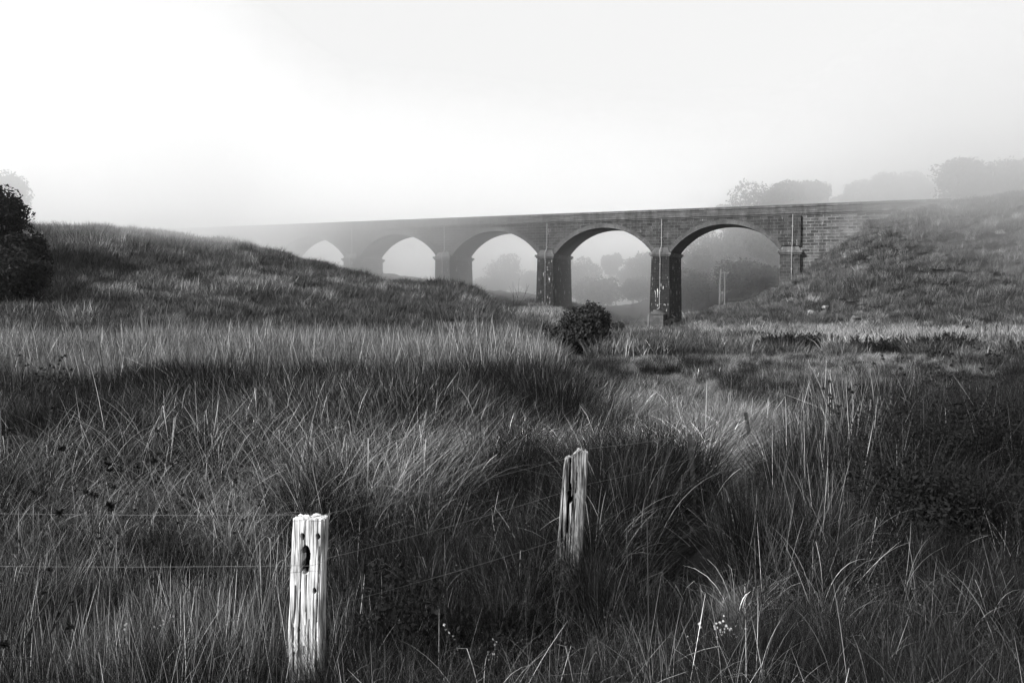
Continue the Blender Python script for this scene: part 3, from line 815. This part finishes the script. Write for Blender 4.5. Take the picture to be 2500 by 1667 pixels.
EXC = []
def gn_scatter(name, label, kinds, pts, kid, scl, rot, cat="grass"):
    """one ground cover object: tufts instanced on points"""
    pc = bpy.data.meshes.new(name); pc.vertices.add(len(pts)); pc.vertices.foreach_set("co", np.asarray(pts, np.float32).ravel())
    def at(nm, ty, arr):
        a = pc.attributes.new(nm, ty, 'POINT'); a.data.foreach_set("vector" if ty == 'FLOAT_VECTOR' else "value", np.asarray(arr).ravel())
    at("pick", 'INT', kid.astype(np.int32)); at("scl", 'FLOAT', scl.astype(np.float32)); at("rot", 'FLOAT_VECTOR', rot.astype(np.float32))
    pc.update()
    col = bpy.data.collections.new(name + "_tufts")
    i = 0
    for k in kinds:
        for o in PROTO[k]:
            d = bpy.data.objects.new("tuft_%03d" % i, o.data); col.objects.link(d); i += 1
    ob = bpy.data.objects.new(name, pc); COL.objects.link(ob); tag(ob, label, cat, kind='stuff')
    ng = bpy.data.node_groups.new(name, 'GeometryNodeTree')
    ng.interface.new_socket("Geometry", in_out='INPUT', socket_type='NodeSocketGeometry')
    ng.interface.new_socket("Geometry", in_out='OUTPUT', socket_type='NodeSocketGeometry')
    gi = ng.nodes.new("NodeGroupInput"); gout = ng.nodes.new("NodeGroupOutput")
    ip = ng.nodes.new("GeometryNodeInstanceOnPoints")
    ci = ng.nodes.new("GeometryNodeCollectionInfo"); ci.inputs[0].default_value = col
    ci.inputs[1].default_value = True; ci.inputs[2].default_value = True
    def na(nm, ty):
        x = ng.nodes.new("GeometryNodeInputNamedAttribute"); x.data_type = ty; x.inputs[0].default_value = nm
        return x.outputs[0]
    e2r = ng.nodes.new("FunctionNodeEulerToRotation")
    lk = ng.links.new
    lk(gi.outputs[0], ip.inputs['Points']); lk(ci.outputs[0], ip.inputs['Instance'])
    ip.inputs['Pick Instance'].default_value = True
    lk(na("pick", 'INT'), ip.inputs['Instance Index'])
    lk(na("rot", 'FLOAT_VECTOR'), e2r.inputs[0]); lk(e2r.outputs[0], ip.inputs['Rotation'])
    lk(na("scl", 'FLOAT'), ip.inputs['Scale'])
    lk(ip.outputs[0], gout.inputs[0])
    md = ob.modifiers.new("tufts", 'NODES'); md.node_group = ng
    return ob

def gs(px, py, regs):
    v = np.zeros_like(px)
    for (cx, cy_, rx, ry, a) in regs: v = v + a * np.exp(-((px - cx) / rx) ** 2 - ((py - cy_) / ry) ** 2)
    return v

def scatter(name, label, n, d0, d1, kinds, weight, sc=(.75, 1.25), power=1.0, pxr=(-450, 2950), windy=(), seed=1, dens=None, cat="grass", near=False, mid=False):
    r = np.random.RandomState(seed)
    px = r.uniform(pxr[0], pxr[1], n)
    u = r.rand(n)
    d = d0 * (d1 / d0) ** (u ** (1 / power))
    x = (px - 1250) / F * d; y = d
    z = H(x, y)
    qx, qy = proj(x, y, z + (.55 * np.interp(y, [1.5, 4, 8, 14], [.3, .45, .8, .95]) if near else .45))
    Wt = weight(qx, qy, x, y)                                # n, k
    if dens is not None:
        keep = r.rand(n) < dens(qx, qy, x, y); px, x, y, z, d, Wt = px[keep], x[keep], y[keep], z[keep], d[keep], Wt[keep]; n = len(x)
    ex = np.zeros(n, bool)
    for (ex_, ey_, er_, back) in EXC:
        lat = np.abs(x - ex_ * y / ey_); ex |= (lat < er_) & (y > ey_ - back) & (y < ey_ + er_ * .7)
    Wt[ex] = 0
    Wt = np.maximum(Wt, 0); tot = Wt.sum(1); keep = tot > 1e-3
    x, y, z, Wt = x[keep], y[keep], z[keep], Wt[keep]; n = len(x)
    cw = np.cumsum(Wt / Wt.sum(1)[:, None], 1)
    k = (r.rand(n)[:, None] > cw).sum(1).clip(0, len(kinds) - 1)
    offs = np.cumsum([0] + [len(PROTO[q]) for q in kinds])[:-1]; cnt = np.array([len(PROTO[q]) for q in kinds])
    kid = offs[k] + (r.rand(n) * cnt[k]).astype(int)
    scl = r.uniform(sc[0], sc[1], n) * (.55 + .9 * vnoise(x / 1.1 + 90, y / 1.3 + 90, 5))
    if mid: scl = scl * (1 - .5 * sstep((proj(x, y, z)[0] - 1150) / 450) * sstep((y - 9) / 8))
    if near: scl = scl * np.interp(y, [1.5, 3.4, 5, 8, 14], [.35, .48, .62, .85, .95])
    rz = r.uniform(0, 2 * np.pi, n)
    wm = np.isin(k, [i for i, q in enumerate(kinds) if q in windy])
    rz = np.where(wm, r.normal(0, .7, n), rz)
    rot = np.stack([r.normal(0, .08, n), r.normal(0, .08, n), rz], 1)
    return gn_scatter(name, label, kinds, np.stack([x, y, z], 1), kid, scl, rot, cat)

POST1 = P(752, 1640, 3.40); POST2 = P(1393, 1385, 4.8)

# --- near ground cover, 1.6 to 13 m
NK = ["rush", "arch", "tangle", "stalk", "mat", "bit", "litter", "herb"]
def w_near(px, py, x, y):
    nz = fbm(x / .9 + 10, y / .9 + 10, 21, 3)
    rush = .35 + gs(px, py, [(400, 1010, 550, 60, 2), (2350, 1150, 260, 170, 3), (1600, 1200, 250, 120, 1.2), (1350, 1020, 120, 60, 2), (1000, 1350, 200, 200, .6)]) + 1.5 * (nz > .6)
    arch = .05 + gs(px, py, [(150, 1200, 330, 65, 5), (520, 1200, 260, 65, 5), (900, 1180, 160, 60, 5), (1030, 1110, 80, 40, 2), (60, 1350, 160, 120, 1.5), (1450, 1250, 60, 100, .3)])
    tang = 1.8 + gs(px, py, [(1100, 1400, 350, 300, 2), (2200, 1450, 500, 250, 2)])
    stalk = .03 + gs(px, py, [(250, 1500, 480, 190, 2.2), (2050, 1150, 120, 100, 2.2), (1950, 1280, 120, 90, 1.0), (1650, 1560, 300, 120, .2)])
    mat = gs(px, py, [(1010, 1010, 60, 35, 3), (900, 1080, 80, 30, 3), (1080, 1075, 140, 35, 5), (1240, 1050, 80, 30, 10), (1500, 1030, 110, 45, 30), (1755, 1050, 130, 50, 30), (1740, 1400, 50, 22, 30), (1340, 1430, 60, 30, 6), (1270, 1490, 60, 30, 2), (980, 1120, 80, 40, 3)])
    bit = .12 + gs(px, py, [(1900, 1350, 300, 200, 1.0), (400, 1450, 500, 200, .6), (2250, 1600, 250, 60, .6), (1750, 1600, 200, 60, .6)])
    lit = .12 + .2 * sstep((py - 1150) / 150)
    sup = 1 - .93 * np.clip(gs(px, py, [(1500, 1060, 100, 60, 1), (1775, 1085, 130, 60, 1), (1090, 1110, 140, 50, .9), (1740, 1440, 70, 50, 1), (1010, 1040, 60, 40, .8)]), 0, 1)
    rush = rush * sup; tang = tang * (.3 + .7 * sup); stalk = stalk * sup; arch = arch * sup; lit = lit * sup
    fr_ = sstep((py - 1000) / 120); tang = tang * (.3 + .7 * fr_); bit = bit + .9 * (1 - fr_); rush = rush * (.6 + .4 * fr_)
    herb = (.35 + gs(px, py, [(1300, 1560, 400, 120, 1.5), (1000, 1330, 200, 120, .8), (2300, 1400, 300, 200, 1.2), (250, 1560, 300, 80, .8), (1500, 1200, 150, 80, .8)])) * (.4 + 1.2 * (fbm(x / .7, y / .7, 77, 2) > .5))
    return np.stack([rush, arch, tang, stalk, mat, bit, lit, herb], 1)
def dens_post(qx, qy, x, y):
    # leave the fronts of the two posts readable
    k = np.ones_like(x)
    for p, rr in ((POST1, .2), (POST2, .2)):
        dd = np.hypot(x - p[0], y - p[1]); k = np.where(dd < rr * .7, .1, k)
        tt = y / p[1]; lat = np.abs(x - p[0] * tt)
        k = np.where((tt < 1) & (tt > .72) & (lat < .14), .35, k)
    return k
EXC += [((px - 1250) / F * y, y, wp / F * y * .42, 9.0) for px, y, wp in ((1835, 56, 95), (1915, 55, 110), (1998, 54, 110), (2100, 53, 42), (2160, 52, 90), (2222, 52, 60), (2312, 46, 130), (2495, 44, 66), (1415, 47, 100))]
EXC += [(A0[0], A0[1] - 1, 4.5, 34.0)]
EXC += [(1.52, 7.0, .30, 2.6), (3.0, 10.5, .32, 4.2), (4.43, 13.5, .3, 4.5)]
scatter("foreground_grass", "tangled dark and pale foreground grasses, rushes and dry stalks around the fence", 17000, 1.55, 14, NK, w_near, windy=("arch", "mat"), seed=3, power=1.25, dens=dens_post, near=True)

# --- middle meadow, 11 to 52 m
MK = ["mrush", "mgrass", "mpale", "mreed"]
def w_mid(px, py, x, y):
    nz = fbm(x / 3.2 + 40, y / 4.2 + 40, 31, 3); n2 = fbm(x / 6 + 70, y / 6 + 70, 41, 2)
    rush = .12 + 2.4 * (nz > .58) * (1 - .5 * sstep((px - 1400) / 200)) + gs(px, py, [(400, 960, 550, 50, .7), (2380, 960, 200, 110, 3), (1330, 1000, 110, 60, 3), (1800, 890, 120, 18, 1.2), (1450, 890, 90, 25, 1.2)])
    gr = 1.4 + 0 * px
    pale = .45 + 1.4 * (n2 > .58) + gs(px, py, [(420, 935, 520, 45, 1.6), (2150, 890, 500, 45, 2.5), (1600, 860, 300, 35, 1.5), (1080, 1070, 150, 50, 3), (1250, 1040, 90, 40, 5), (1500, 1005, 110, 35, 25), (1780, 1020, 130, 40, 25), (2250, 850, 400, 20, 2.5), (1000, 930, 120, 30, 1.5)])
    reed = 14 * sstep((y - 15 - 8 * fbm(x / 5 + 11, y / 5 + 11, 91, 2)) / 4) * sstep((38 - y) / 6) * sstep((1450 - px) / 500) + gs(px, py, [(2080, 1000, 180, 70, .12)])
    pale = pale + 1.2 * sstep((y - 24) / 10)
    return np.stack([rush, gr, pale, reed], 1)
scatter("meadow_grass", "soft meadow grass with dark rush tussocks and a pale reed band", 26000, 11, 55, MK, w_mid, windy=("mgrass", "mpale"), seed=4, power=1.1, mid=True)

# --- hills and far slopes, 44 to 165 m
HK = ["hdark", "hmid", "hpale"]
def w_hill(px, py, x, y):
    nz = fbm(x / 5 + 140, y / 7 + 140, 51, 4); n2 = fbm(x / 11 + 170, y / 11 + 170, 61, 3)
    dark = .7 + 6 * (nz > .54) * (1 - .65 * sstep((px - 1650) / 150)) + gs(px, py, [(880, 760, 200, 30, 6), (200, 640, 250, 30, 3), (1780, 780, 250, 15, 1.5), (1500, 780, 80, 30, 3)])
    mid = 1.6 + 1.5 * sstep((px - 1650) / 150)
    pale = (.10 + .45 * (n2 > .6)) * (1 - .8 * sstep((px - 1650) / 150)) + gs(px, py, [(500, 700, 400, 25, 1.3), (2250, 815, 420, 16, 18), (1340, 765, 60, 25, 4)])
    return np.stack([dark, mid, pale], 1)
def dens_hill(qx, qy, x, y):
    dx = x - A0[0]; dy = y - A0[1]
    t = dx * MN[0] + dy * MN[1]; s = (dx * E_[0] + dy * E_[1]) / BAY
    bad = (t > -1.5) & (t < DEPTH + 1) & (s > -2.05)
    return np.where(bad, 0, 1.0)
scatter("hill_grass", "rough tussock grass covering the misty valley sides", 34000, 44, 165, HK, w_hill, sc=(.8, 1.35), windy=("hmid", "hpale"), seed=5, dens=dens_hill)

# ------------------------------------------------------------------ fence
def make_post(name, label, base, top, width, depth, mat, seed, rz, holes, cracks, amp, waist=None, ttop=None):
    """weathered split timber post, ring by ring; holes and cracks are cut into the surface"""
    r = np.random.RandomState(seed)
    nu, nz = 220, 300
    Hh = top[2] - base[2] + .25
    z = np.linspace(-.25, Hh - .25, nz)
    u = np.linspace(0, 4, nu, endpoint=False)
    f = u.astype(int); q = u - f
    cx = np.choose(f, [q - .5, .5 + 0 * q, .5 - q, -.5 + 0 * q]); cyy = np.choose(f, [-.5 + 0 * q, q - .5, .5 + 0 * q, .5 - q])
    rr = 1 / (np.abs(cx * 2) ** 7 + np.abs(cyy * 2) ** 7) ** (1 / 7)     # rounded corners
    cx = cx * rr; cyy = cyy * rr
    UU, ZZ = np.meshgrid(u, z)
    g = fbm(UU * 16 + seed * 3, ZZ * 3.0 + 7, seed, 4) - .5
    g2 = fbm(UU * 45 + seed, ZZ * 5 + 3, seed + 5, 2) - .5
    big = fbm(UU * 1.5 + seed, ZZ * 3.5 + 2, seed + 9, 3) - .5
    inset = amp * (np.maximum(0, -g - .04) * 2.2 + g2 * .5 + big * 1.3)
    X = cx[None] * width; Yv = cyy[None] * depth
    k = 1 - inset / (width * .5)
    fr = (ZZ + .25) / Hh
    wf = 1.0 if waist is None else np.interp(fr, waist[0], waist[1])
    sh = np.interp(fr, waist[2], waist[3]) if waist is not None else 0
    X = X * k * wf + sh; Yv = Yv * k
    front = (UU < 1); tone = np.ones_like(UU)
    xr = X / width
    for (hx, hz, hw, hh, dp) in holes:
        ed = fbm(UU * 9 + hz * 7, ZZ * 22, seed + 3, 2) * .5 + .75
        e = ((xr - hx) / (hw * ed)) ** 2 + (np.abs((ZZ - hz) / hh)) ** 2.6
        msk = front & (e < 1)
        Yv = np.where(msk, Yv + dp, Yv); tone = np.where(msk, .008, tone)  # hole insides painted near black, shade put into the colour
    for (cx0, z0, z1, cw, dp) in cracks:
        path = cx0 + .05 * (fbm(ZZ * 4 + cx0 * 30, ZZ * 0 + 1, seed + 2, 3) - .5)
        wv = cw * (.5 + fbm(ZZ * 9, ZZ * 0 + cx0 * 9, seed + 1, 2)) 
        msk = front & (np.abs(xr - path) < wv) & (ZZ > z0) & (ZZ < z1)
        Yv = np.where(msk, Yv + dp, Yv); tone = np.where(msk, .06, tone)  # crack floors darkened in the tone as well, painted shade
    # uneven broken top
    topn = (fbm(UU * 8 + 3, UU * 0 + 2, seed + 8, 3) - .5) * amp * 2.0
    if ttop is not None: topn = topn + np.interp(X / width, *ttop)
    ZZ2 = ZZ + topn * sstep((fr - .9) / .1)
    lean = np.array([top[0] - base[0], top[1] - base[1]])
    X = X + lean[0] * np.maximum(ZZ, 0) / max(Hh - .25, .1); Yv = Yv + lean[1] * np.maximum(ZZ, 0) / max(Hh - .25, .1)
    V = np.stack([X, Yv, ZZ2], -1).reshape(-1, 3)
    i = np.arange(nz - 1)[:, None] * nu; j = np.arange(nu)[None]; j2 = (j + 1) % nu
    Q = np.stack([i + j, i + j2, i + nu + j2, i + nu + j], -1).reshape(-1, 4)
    # cap the top with shrinking rings
    last = (nz - 1) * nu; ringv = V[last:last + nu]; c = ringv.mean(0); extra = []; QQ = [Q]
    prev = last; cnt = len(V)
    for kq, sc_ in enumerate((.93, .75, .5, .25, .03)):
        rv = c + (ringv - c) * np.array([sc_, sc_, 1]); rv[:, 2] = ringv[:, 2] * sc_ + c[2] * (1 - sc_) + (.002 if kq == 0 else -.004 * kq * r.rand())
        extra.append(rv); jj = np.arange(nu); j3 = (jj + 1) % nu
        QQ.append(np.stack([prev + jj, prev + j3, cnt + j3, cnt + jj], -1)); prev = cnt; cnt += nu
    V = np.concatenate([V] + extra); Q = np.concatenate(QQ)
    tone = np.concatenate([tone.ravel(), np.ones(len(V) - tone.size)])
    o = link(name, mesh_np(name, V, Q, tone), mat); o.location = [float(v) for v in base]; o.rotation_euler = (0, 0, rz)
    tag(o, label, "fence post", "weathered timber posts of the wire fence")
    return o
b1 = P(747, 1645, 3.40); t1 = P(761, 1262, 3.40)
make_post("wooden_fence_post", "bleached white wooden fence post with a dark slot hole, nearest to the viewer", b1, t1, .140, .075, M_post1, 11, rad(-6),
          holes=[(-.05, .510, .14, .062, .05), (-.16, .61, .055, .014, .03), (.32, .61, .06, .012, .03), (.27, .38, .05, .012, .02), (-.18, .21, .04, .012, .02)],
          cracks=[(-.17, .0, .60, .016, .03), (-.33, -.2, .4, .012, .02), (.02, .1, .45, .006, .02), (.36, .05, .57, .012, .02), (.14, -.2, .3, .006, .01)],
          amp=.0105, waist=([0, .35, .6, 1], [1.12, 1.06, .97, 1.0], [0, .5, 1], [-.004, -.003, 0]))
b2 = P(1391, 1385, 4.8); t2 = P(1404, 1101, 4.8)
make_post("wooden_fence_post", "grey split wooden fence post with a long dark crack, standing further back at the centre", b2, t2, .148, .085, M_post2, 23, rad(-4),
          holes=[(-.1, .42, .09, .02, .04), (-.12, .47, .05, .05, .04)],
          cracks=[(-.16, .22, .8, .035, .05), (-.4, .15, .66, .02, .02), (-.02, .0, .45, .016, .03), (.1, .3, .62, .01, .02), (-.22, .0, .2, .02, .02)],
          amp=.010, waist=([0, .25, .5, .8, 1], [1.06, 1.12, 1.0, .98, .9], [0, .3, .6, 1], [0, -.006, 0, .008]), ttop=([-.5, -.1, .1, .5], [-.05, -.03, .01, .0]))

def picket(px0, py0, px1, py1, y, label, wdt=.042):
    b = P(px1, py1, y); tp = P(px0, py0, y)
    t = empty("steel_picket", b); tag(t, label, "fence picket", "thin steel pickets of the wire fence")
    h = tp[2] - b[2]; dx = tp[0] - b[0]
    q = MB(); n = 14
    sec = [(-wdt / 2, -.004), (-.004, -.003), (-.003, .03), (.003, .03), (.004, -.003), (wdt / 2, -.004), (wdt / 2, -.009), (-wdt / 2, -.009)]
    sec = sec[::-1]
    for k in range(n):
        z0 = -.3 + (h + .3) * k / n; z1 = -.3 + (h + .3) * (k + 1) / n
        x0 = dx * max(z0, 0) / h; x1 = dx * max(z1, 0) / h
        for a in range(len(sec)):
            c = sec[a]; d = sec[(a + 1) % len(sec)]
            q.face([(c[0] + x0, c[1], z0), (d[0] + x0, d[1], z0), (d[0] + x1, d[1], z1), (c[0] + x1, c[1], z1)])
    q.face([(c[0] + dx, c[1], h) for c in sec])
    q.build("picket_shaft", M_picket, t)
    return tp
k1 = picket(1683, 1059, 1694, 1200, 7.0, "dark steel picket nearest behind the grey wooden post")
k2 = picket(1820, 1006, 1836, 1110, 10.5, "second dark steel picket, leaning left against pale grass", .05)
k3 = picket(1893, 988, 1915, 1040, 13.5, "farthest dark steel picket, leaning among tall stalks", .055)
# thin rod in the right foreground
ra = P(1579, 1700, 3.0); rb = P(1580, 1262, 3.0)
V, Q = tube([([(0, 0, -.3), (.004, 0, .3), (rb[0] - ra[0], 0, rb[2] - ra[2])], .0024)], 7)
o = link("thin_rod", mesh_np("thin_rod", V, Q), M_stem); o.location = [float(v) for v in ra]; tag(o, "thin upright rod standing alone right of the grey post", "rod")

# wires, each strand a part
wires = empty("fence_wire", (b1[0], b1[1], b1[2])); tag(wires, "thin slack fence wires running from the left edge past both wooden posts to the pickets", "fence wire")
wo_ = np.array(wires.location)
def strand(pts, sag=.01):
    out = []
    for a, b in zip(pts[:-1], pts[1:]):
        a = np.array(a, float); b = np.array(b, float)
        for k in range(12):
            q = k / 12; p = a * (1 - q) + b * q; p[2] -= sag * 4 * q * (1 - q); out.append(p - wo_)
    out.append(np.array(pts[-1]) - wo_)
    V, Q = tube([(out, .0009)], 5); link("strand", mesh_np("strand", V, Q, smooth=True), M_wire, wires)
off = np.array([0, -.075, 0])
L0 = P(-500, 1240, 3.45)
strand([L0, P(716, 1256, 3.33), P(806, 1252, 3.33), P(1360, 1124, 4.73), P(1418, 1096, 4.75), k1 + off * .3, k2 + off * .3, k3], .012)
strand([P(-500, 1372, 3.45), P(735, 1380, 3.32), P(800, 1362, 3.33), P(1390, 1196, 4.72), P(1440, 1180, 4.9), P(1688, 1118, 6.97), P(1826, 1058, 10.45)], .012)
strand([P(800, 1480, 3.36), P(1390, 1308, 4.72), P(1690, 1160, 6.97)], .012)
V, Q = tube([([P(806, 1252, 3.33) - wo_, P(803, 1270, 3.31) - wo_, P(800, 1262, 3.29) - wo_, P(805, 1247, 3.3) - wo_], .0013)], 5)
link("tie", mesh_np("tie", V, Q), M_wire, wires)

# ------------------------------------------------------------------ individual weeds
def weed(px, pyb, y, h, seed, label, nstem=3, heads=True, spread=.35, mat=None, headr=.012, name="dead_thistle", lean=0):
    r = random.Random(seed); rs = np.random.RandomState(seed)
    x = (px - 1250) / F * y; gz = float(H(np.array([x]), np.array([y]))[0])
    paths = []; tips = []
    def grow(p, d, l, rr, dep):
        pts = [p]; q = np.array(p, float); dd = np.array(d, float)
        for k in range(5):
            dd = dd + np.array([r.uniform(-.13, .13), r.uniform(-.13, .13), .05]); dd /= np.linalg.norm(dd)
            q = q + dd * l / 5; pts.append(tuple(q))
        paths.append((pts, np.linspace(rr, rr * .5, 6)))
        if dep > 0:
            for k in range(3 if dep > 1 else 2):
                i = r.randint(2, 5); a = r.uniform(0, 6.28)
                grow(pts[i], dd * .8 + np.array([math.cos(a), math.sin(a), .3]) * spread * 1.6, l * r.uniform(.3, .5), rr * .6, dep - 1)
        if dep < 2: tips.append(tuple(q))
    for k in range(nstem):
        a = r.uniform(0, 6.28)
        grow((r.uniform(-.05, .05), r.uniform(-.05, .05), -.05), (math.cos(a) * .22 + lean, math.sin(a) * .22, 1), h * r.uniform(.6, .8), .0035, 2)
    V, Q = tube(paths, 5)
    t = empty(name, (x, y, gz)); tag(t, label, "weed")
    link("stems", mesh_np("stems", V, Q), mat or M_stem, t)
    if heads:
        VV = []; 
        for tp in tips:
            n = 60; d = rs.normal(size=(n, 3)); d[:, 2] = d[:, 2] * .8 + .25; d /= np.linalg.norm(d, axis=1)[:, None]
            wv = np.cross(d, rs.normal(size=(n, 3))); wv /= np.linalg.norm(wv, axis=1)[:, None]
            hr = headr * rs.uniform(.7, 1.3)
            c = np.array(tp) + d * hr * .1; e = np.array(tp) + d * hr * rs.uniform(.8, 1.35, n)[:, None]
            VV.append(np.stack([c - wv * hr * .22, c + wv * hr * .22, e + wv * .0012, e - wv * .0012], 1).reshape(-1, 3))
        V = np.concatenate(VV); Q = np.arange(len(V)).reshape(-1, 4)
        link("seed_heads", mesh_np("seed_heads", V, Q), M_head if mat is None else M_flower, t)
    return t
for k, (px, y, h, lab) in enumerate([
    (330, 3.9, 1.1, "dark dead thistle left of the white post, leftmost of its row"),
    (420, 4.05, 1.1, "dark dead thistle between the leftmost one and the white post"),
    (490, 3.75, 1.0, "dark dead thistle with round heads closest to the white post"),
    (1300, 4.3, .52, "dark thistle clump below the grey wooden post"),
    (1390, 4.2, .48, "dark feathery thistle right below the grey wooden post"),
    (1180, 3.9, .45, "low dark thistle at the bottom centre"),
    (2380, 3.7, .6, "dark blurred weed in the bottom right corner"),
    (2200, 8.5, 1.15, "tall dark weed with knobbly heads in the right meadow"),
    (2290, 9.0, 1.35, "tallest dark weed rising above the right rushes"),
    (2400, 9.5, 1.4, "dark weed with many heads near the right edge"),
    (2120, 9.0, 1.1, "thin dark weed left of the others in the right meadow"),
    (180, 13, 1.3, "dark weed with tiny heads in the left rushes"),
    (100, 12, 1.2, "dark weed at the far left among the rushes")]):
    weed(px, 0, y, h, 700 + k, lab, nstem=2 if y < 5 else 7, headr=.008 if y < 5 else .022, spread=.35)
weed(55, 0, 2.1, 1.35, 731, "tall dark branching stalk close to the viewer at the left edge", nstem=2, headr=.010, name="dead_stalk")
weed(105, 0, 2.3, 1.2, 732, "second dark stalk just right of the tallest one at the left edge", nstem=1, headr=.010, name="dead_stalk")
weed(860, 0, 4.0, .8, 733, "faint knobbly weed brushing the right side of the white post", nstem=2, headr=.006)
for k, (px, y, lab) in enumerate([
    (270, 3.9, "small white flowered weed at the bottom left"), (350, 4.0, "second small white flowered weed at the bottom left"),
    (1110, 3.95, "white flowered weed at the bottom left of centre"), (1190, 3.85, "white flowered weed at the bottom centre"),
    (1730, 3.9, "pale flowered weed at the bottom right of centre"), (1830, 4.0, "pale branched weed at the bottom right")]):
    weed(px, 0, y, .27, 760 + k, lab, nstem=2, mat=M_twig, headr=.0045, name="flowering_weed")

# brambles: dark leafy masses on the right
def bramble(px, y, h, wd, n, seed, label):
    x = (px - 1250) / F * y; gz = float(H(np.array([x]), np.array([y]))[0])
    r = random.Random(seed); t = empty("bramble_thicket", (x, y, gz)); tag(t, label, "bramble")
    C = [(r.uniform(-.5, .5) * wd, r.uniform(-.35, .35) * wd, r.uniform(.15, .75) * h) for _ in range(10)]
    V, Q, tn = leaf_cloud(C, [r.uniform(.22, .36) * min(wd, 1.6) for _ in C], n, .018, seed, hollow=.2, flat=.8)
    V[:, 2] = np.maximum(V[:, 2], 0)
    link("leaves", mesh_np("leaves", V, Q, tn), M_leafd, t)
    paths = []
    for k in range(45):
        a = r.uniform(0, 6.28); q = r.uniform(0, .5) * wd; l = r.uniform(.6, 1.2) * h
        p = np.array([math.cos(a) * q, math.sin(a) * q * .7, 0]); d = np.array([r.uniform(-.5, .5), r.uniform(-.4, .4), 1])
        pts = [p + d * l * s + np.array([0, 0, -.5 * l * s * s]) + np.array([d[0], d[1], 0]) * l * s * s * .5 for s in (0, .25, .5, .75, 1)]
        paths.append((pts, .003))
    V, Q = tube(paths, 4); link("canes", mesh_np("canes", V, Q), M_stem, t)
bramble(2330, 7.6, 1.15, 1.7, 9000, 801, "large dark bramble thicket at the right edge")
bramble(2160, 7.0, .75, 1.1, 5000, 802, "lower dark bramble thicket left of the large one")
bramble(2420, 6.0, .85, 1.4, 7000, 803, "dark bramble thicket in front at the right edge")
bramble(2120, 9.5, .6, 1.2, 4000, 804, "small dark leafy clump behind the right brambles")
bramble(1400, 5.3, .35, .8, 3000, 805, "low dark leafy clump behind the grey wooden post")
bramble(1000, 4.2, .3, 1.0, 3500, 806, "low dark leafy patch right of the white post")

# ------------------------------------------------------------------ air
def vol(name, density, dens_aniso=.7, g=.998):
    m, n = mat_new(name)
    v = N(n, "ShaderNodeVolumePrincipled"); v.inputs['Color'].default_value = (g, g, g, 1)
    v.inputs['Density'].default_value = density; v.inputs['Anisotropy'].default_value = dens_aniso
    o = N(n, "ShaderNodeOutputMaterial"); n.links.new(v.outputs[0], o.inputs['Volume']); return m
q = MB(); q.box(-470, 470, -75, 520, -10.5, 42)
hz = q.build("haze", vol("thin_haze", .0002)); tag(hz, "thin even mist filling the whole valley", "haze", kind='stuff')
front = [(-900, 66), (100, 72), (300, 72), (450, 75), (550, 84), (658, 105), (760, 121), (863, 134), (1086, 138), (1334, 147), (1613, 151), (1880, 148), (1990, 136), (2100, 118), (2300, 97), (2500, 87), (3300, 76)]
fp = [((px - 1250) / F * y, y) for px, y in front]
poly = [(-440, 66)] + fp + [(440, 85), (440, 510), (-440, 510)]
q = MB(); zb, zt = -9.6, 36
n_ = len(poly)
for k in range(n_):
    a, b = poly[k], poly[(k + 1) % n_]
    q.face([(a[0], a[1], zb), (b[0], b[1], zb), (b[0], b[1], zt), (a[0], a[1], zt)])
q.face([(p[0], p[1], zt) for p in poly]); q.face([(p[0], p[1], zb) for p in poly[::-1]])
fb = q.build("fog_bank", vol("dense_fog", .027)); tag(fb, "dense white fog bank lying behind the viaduct and over the left hill", "fog", kind='stuff')
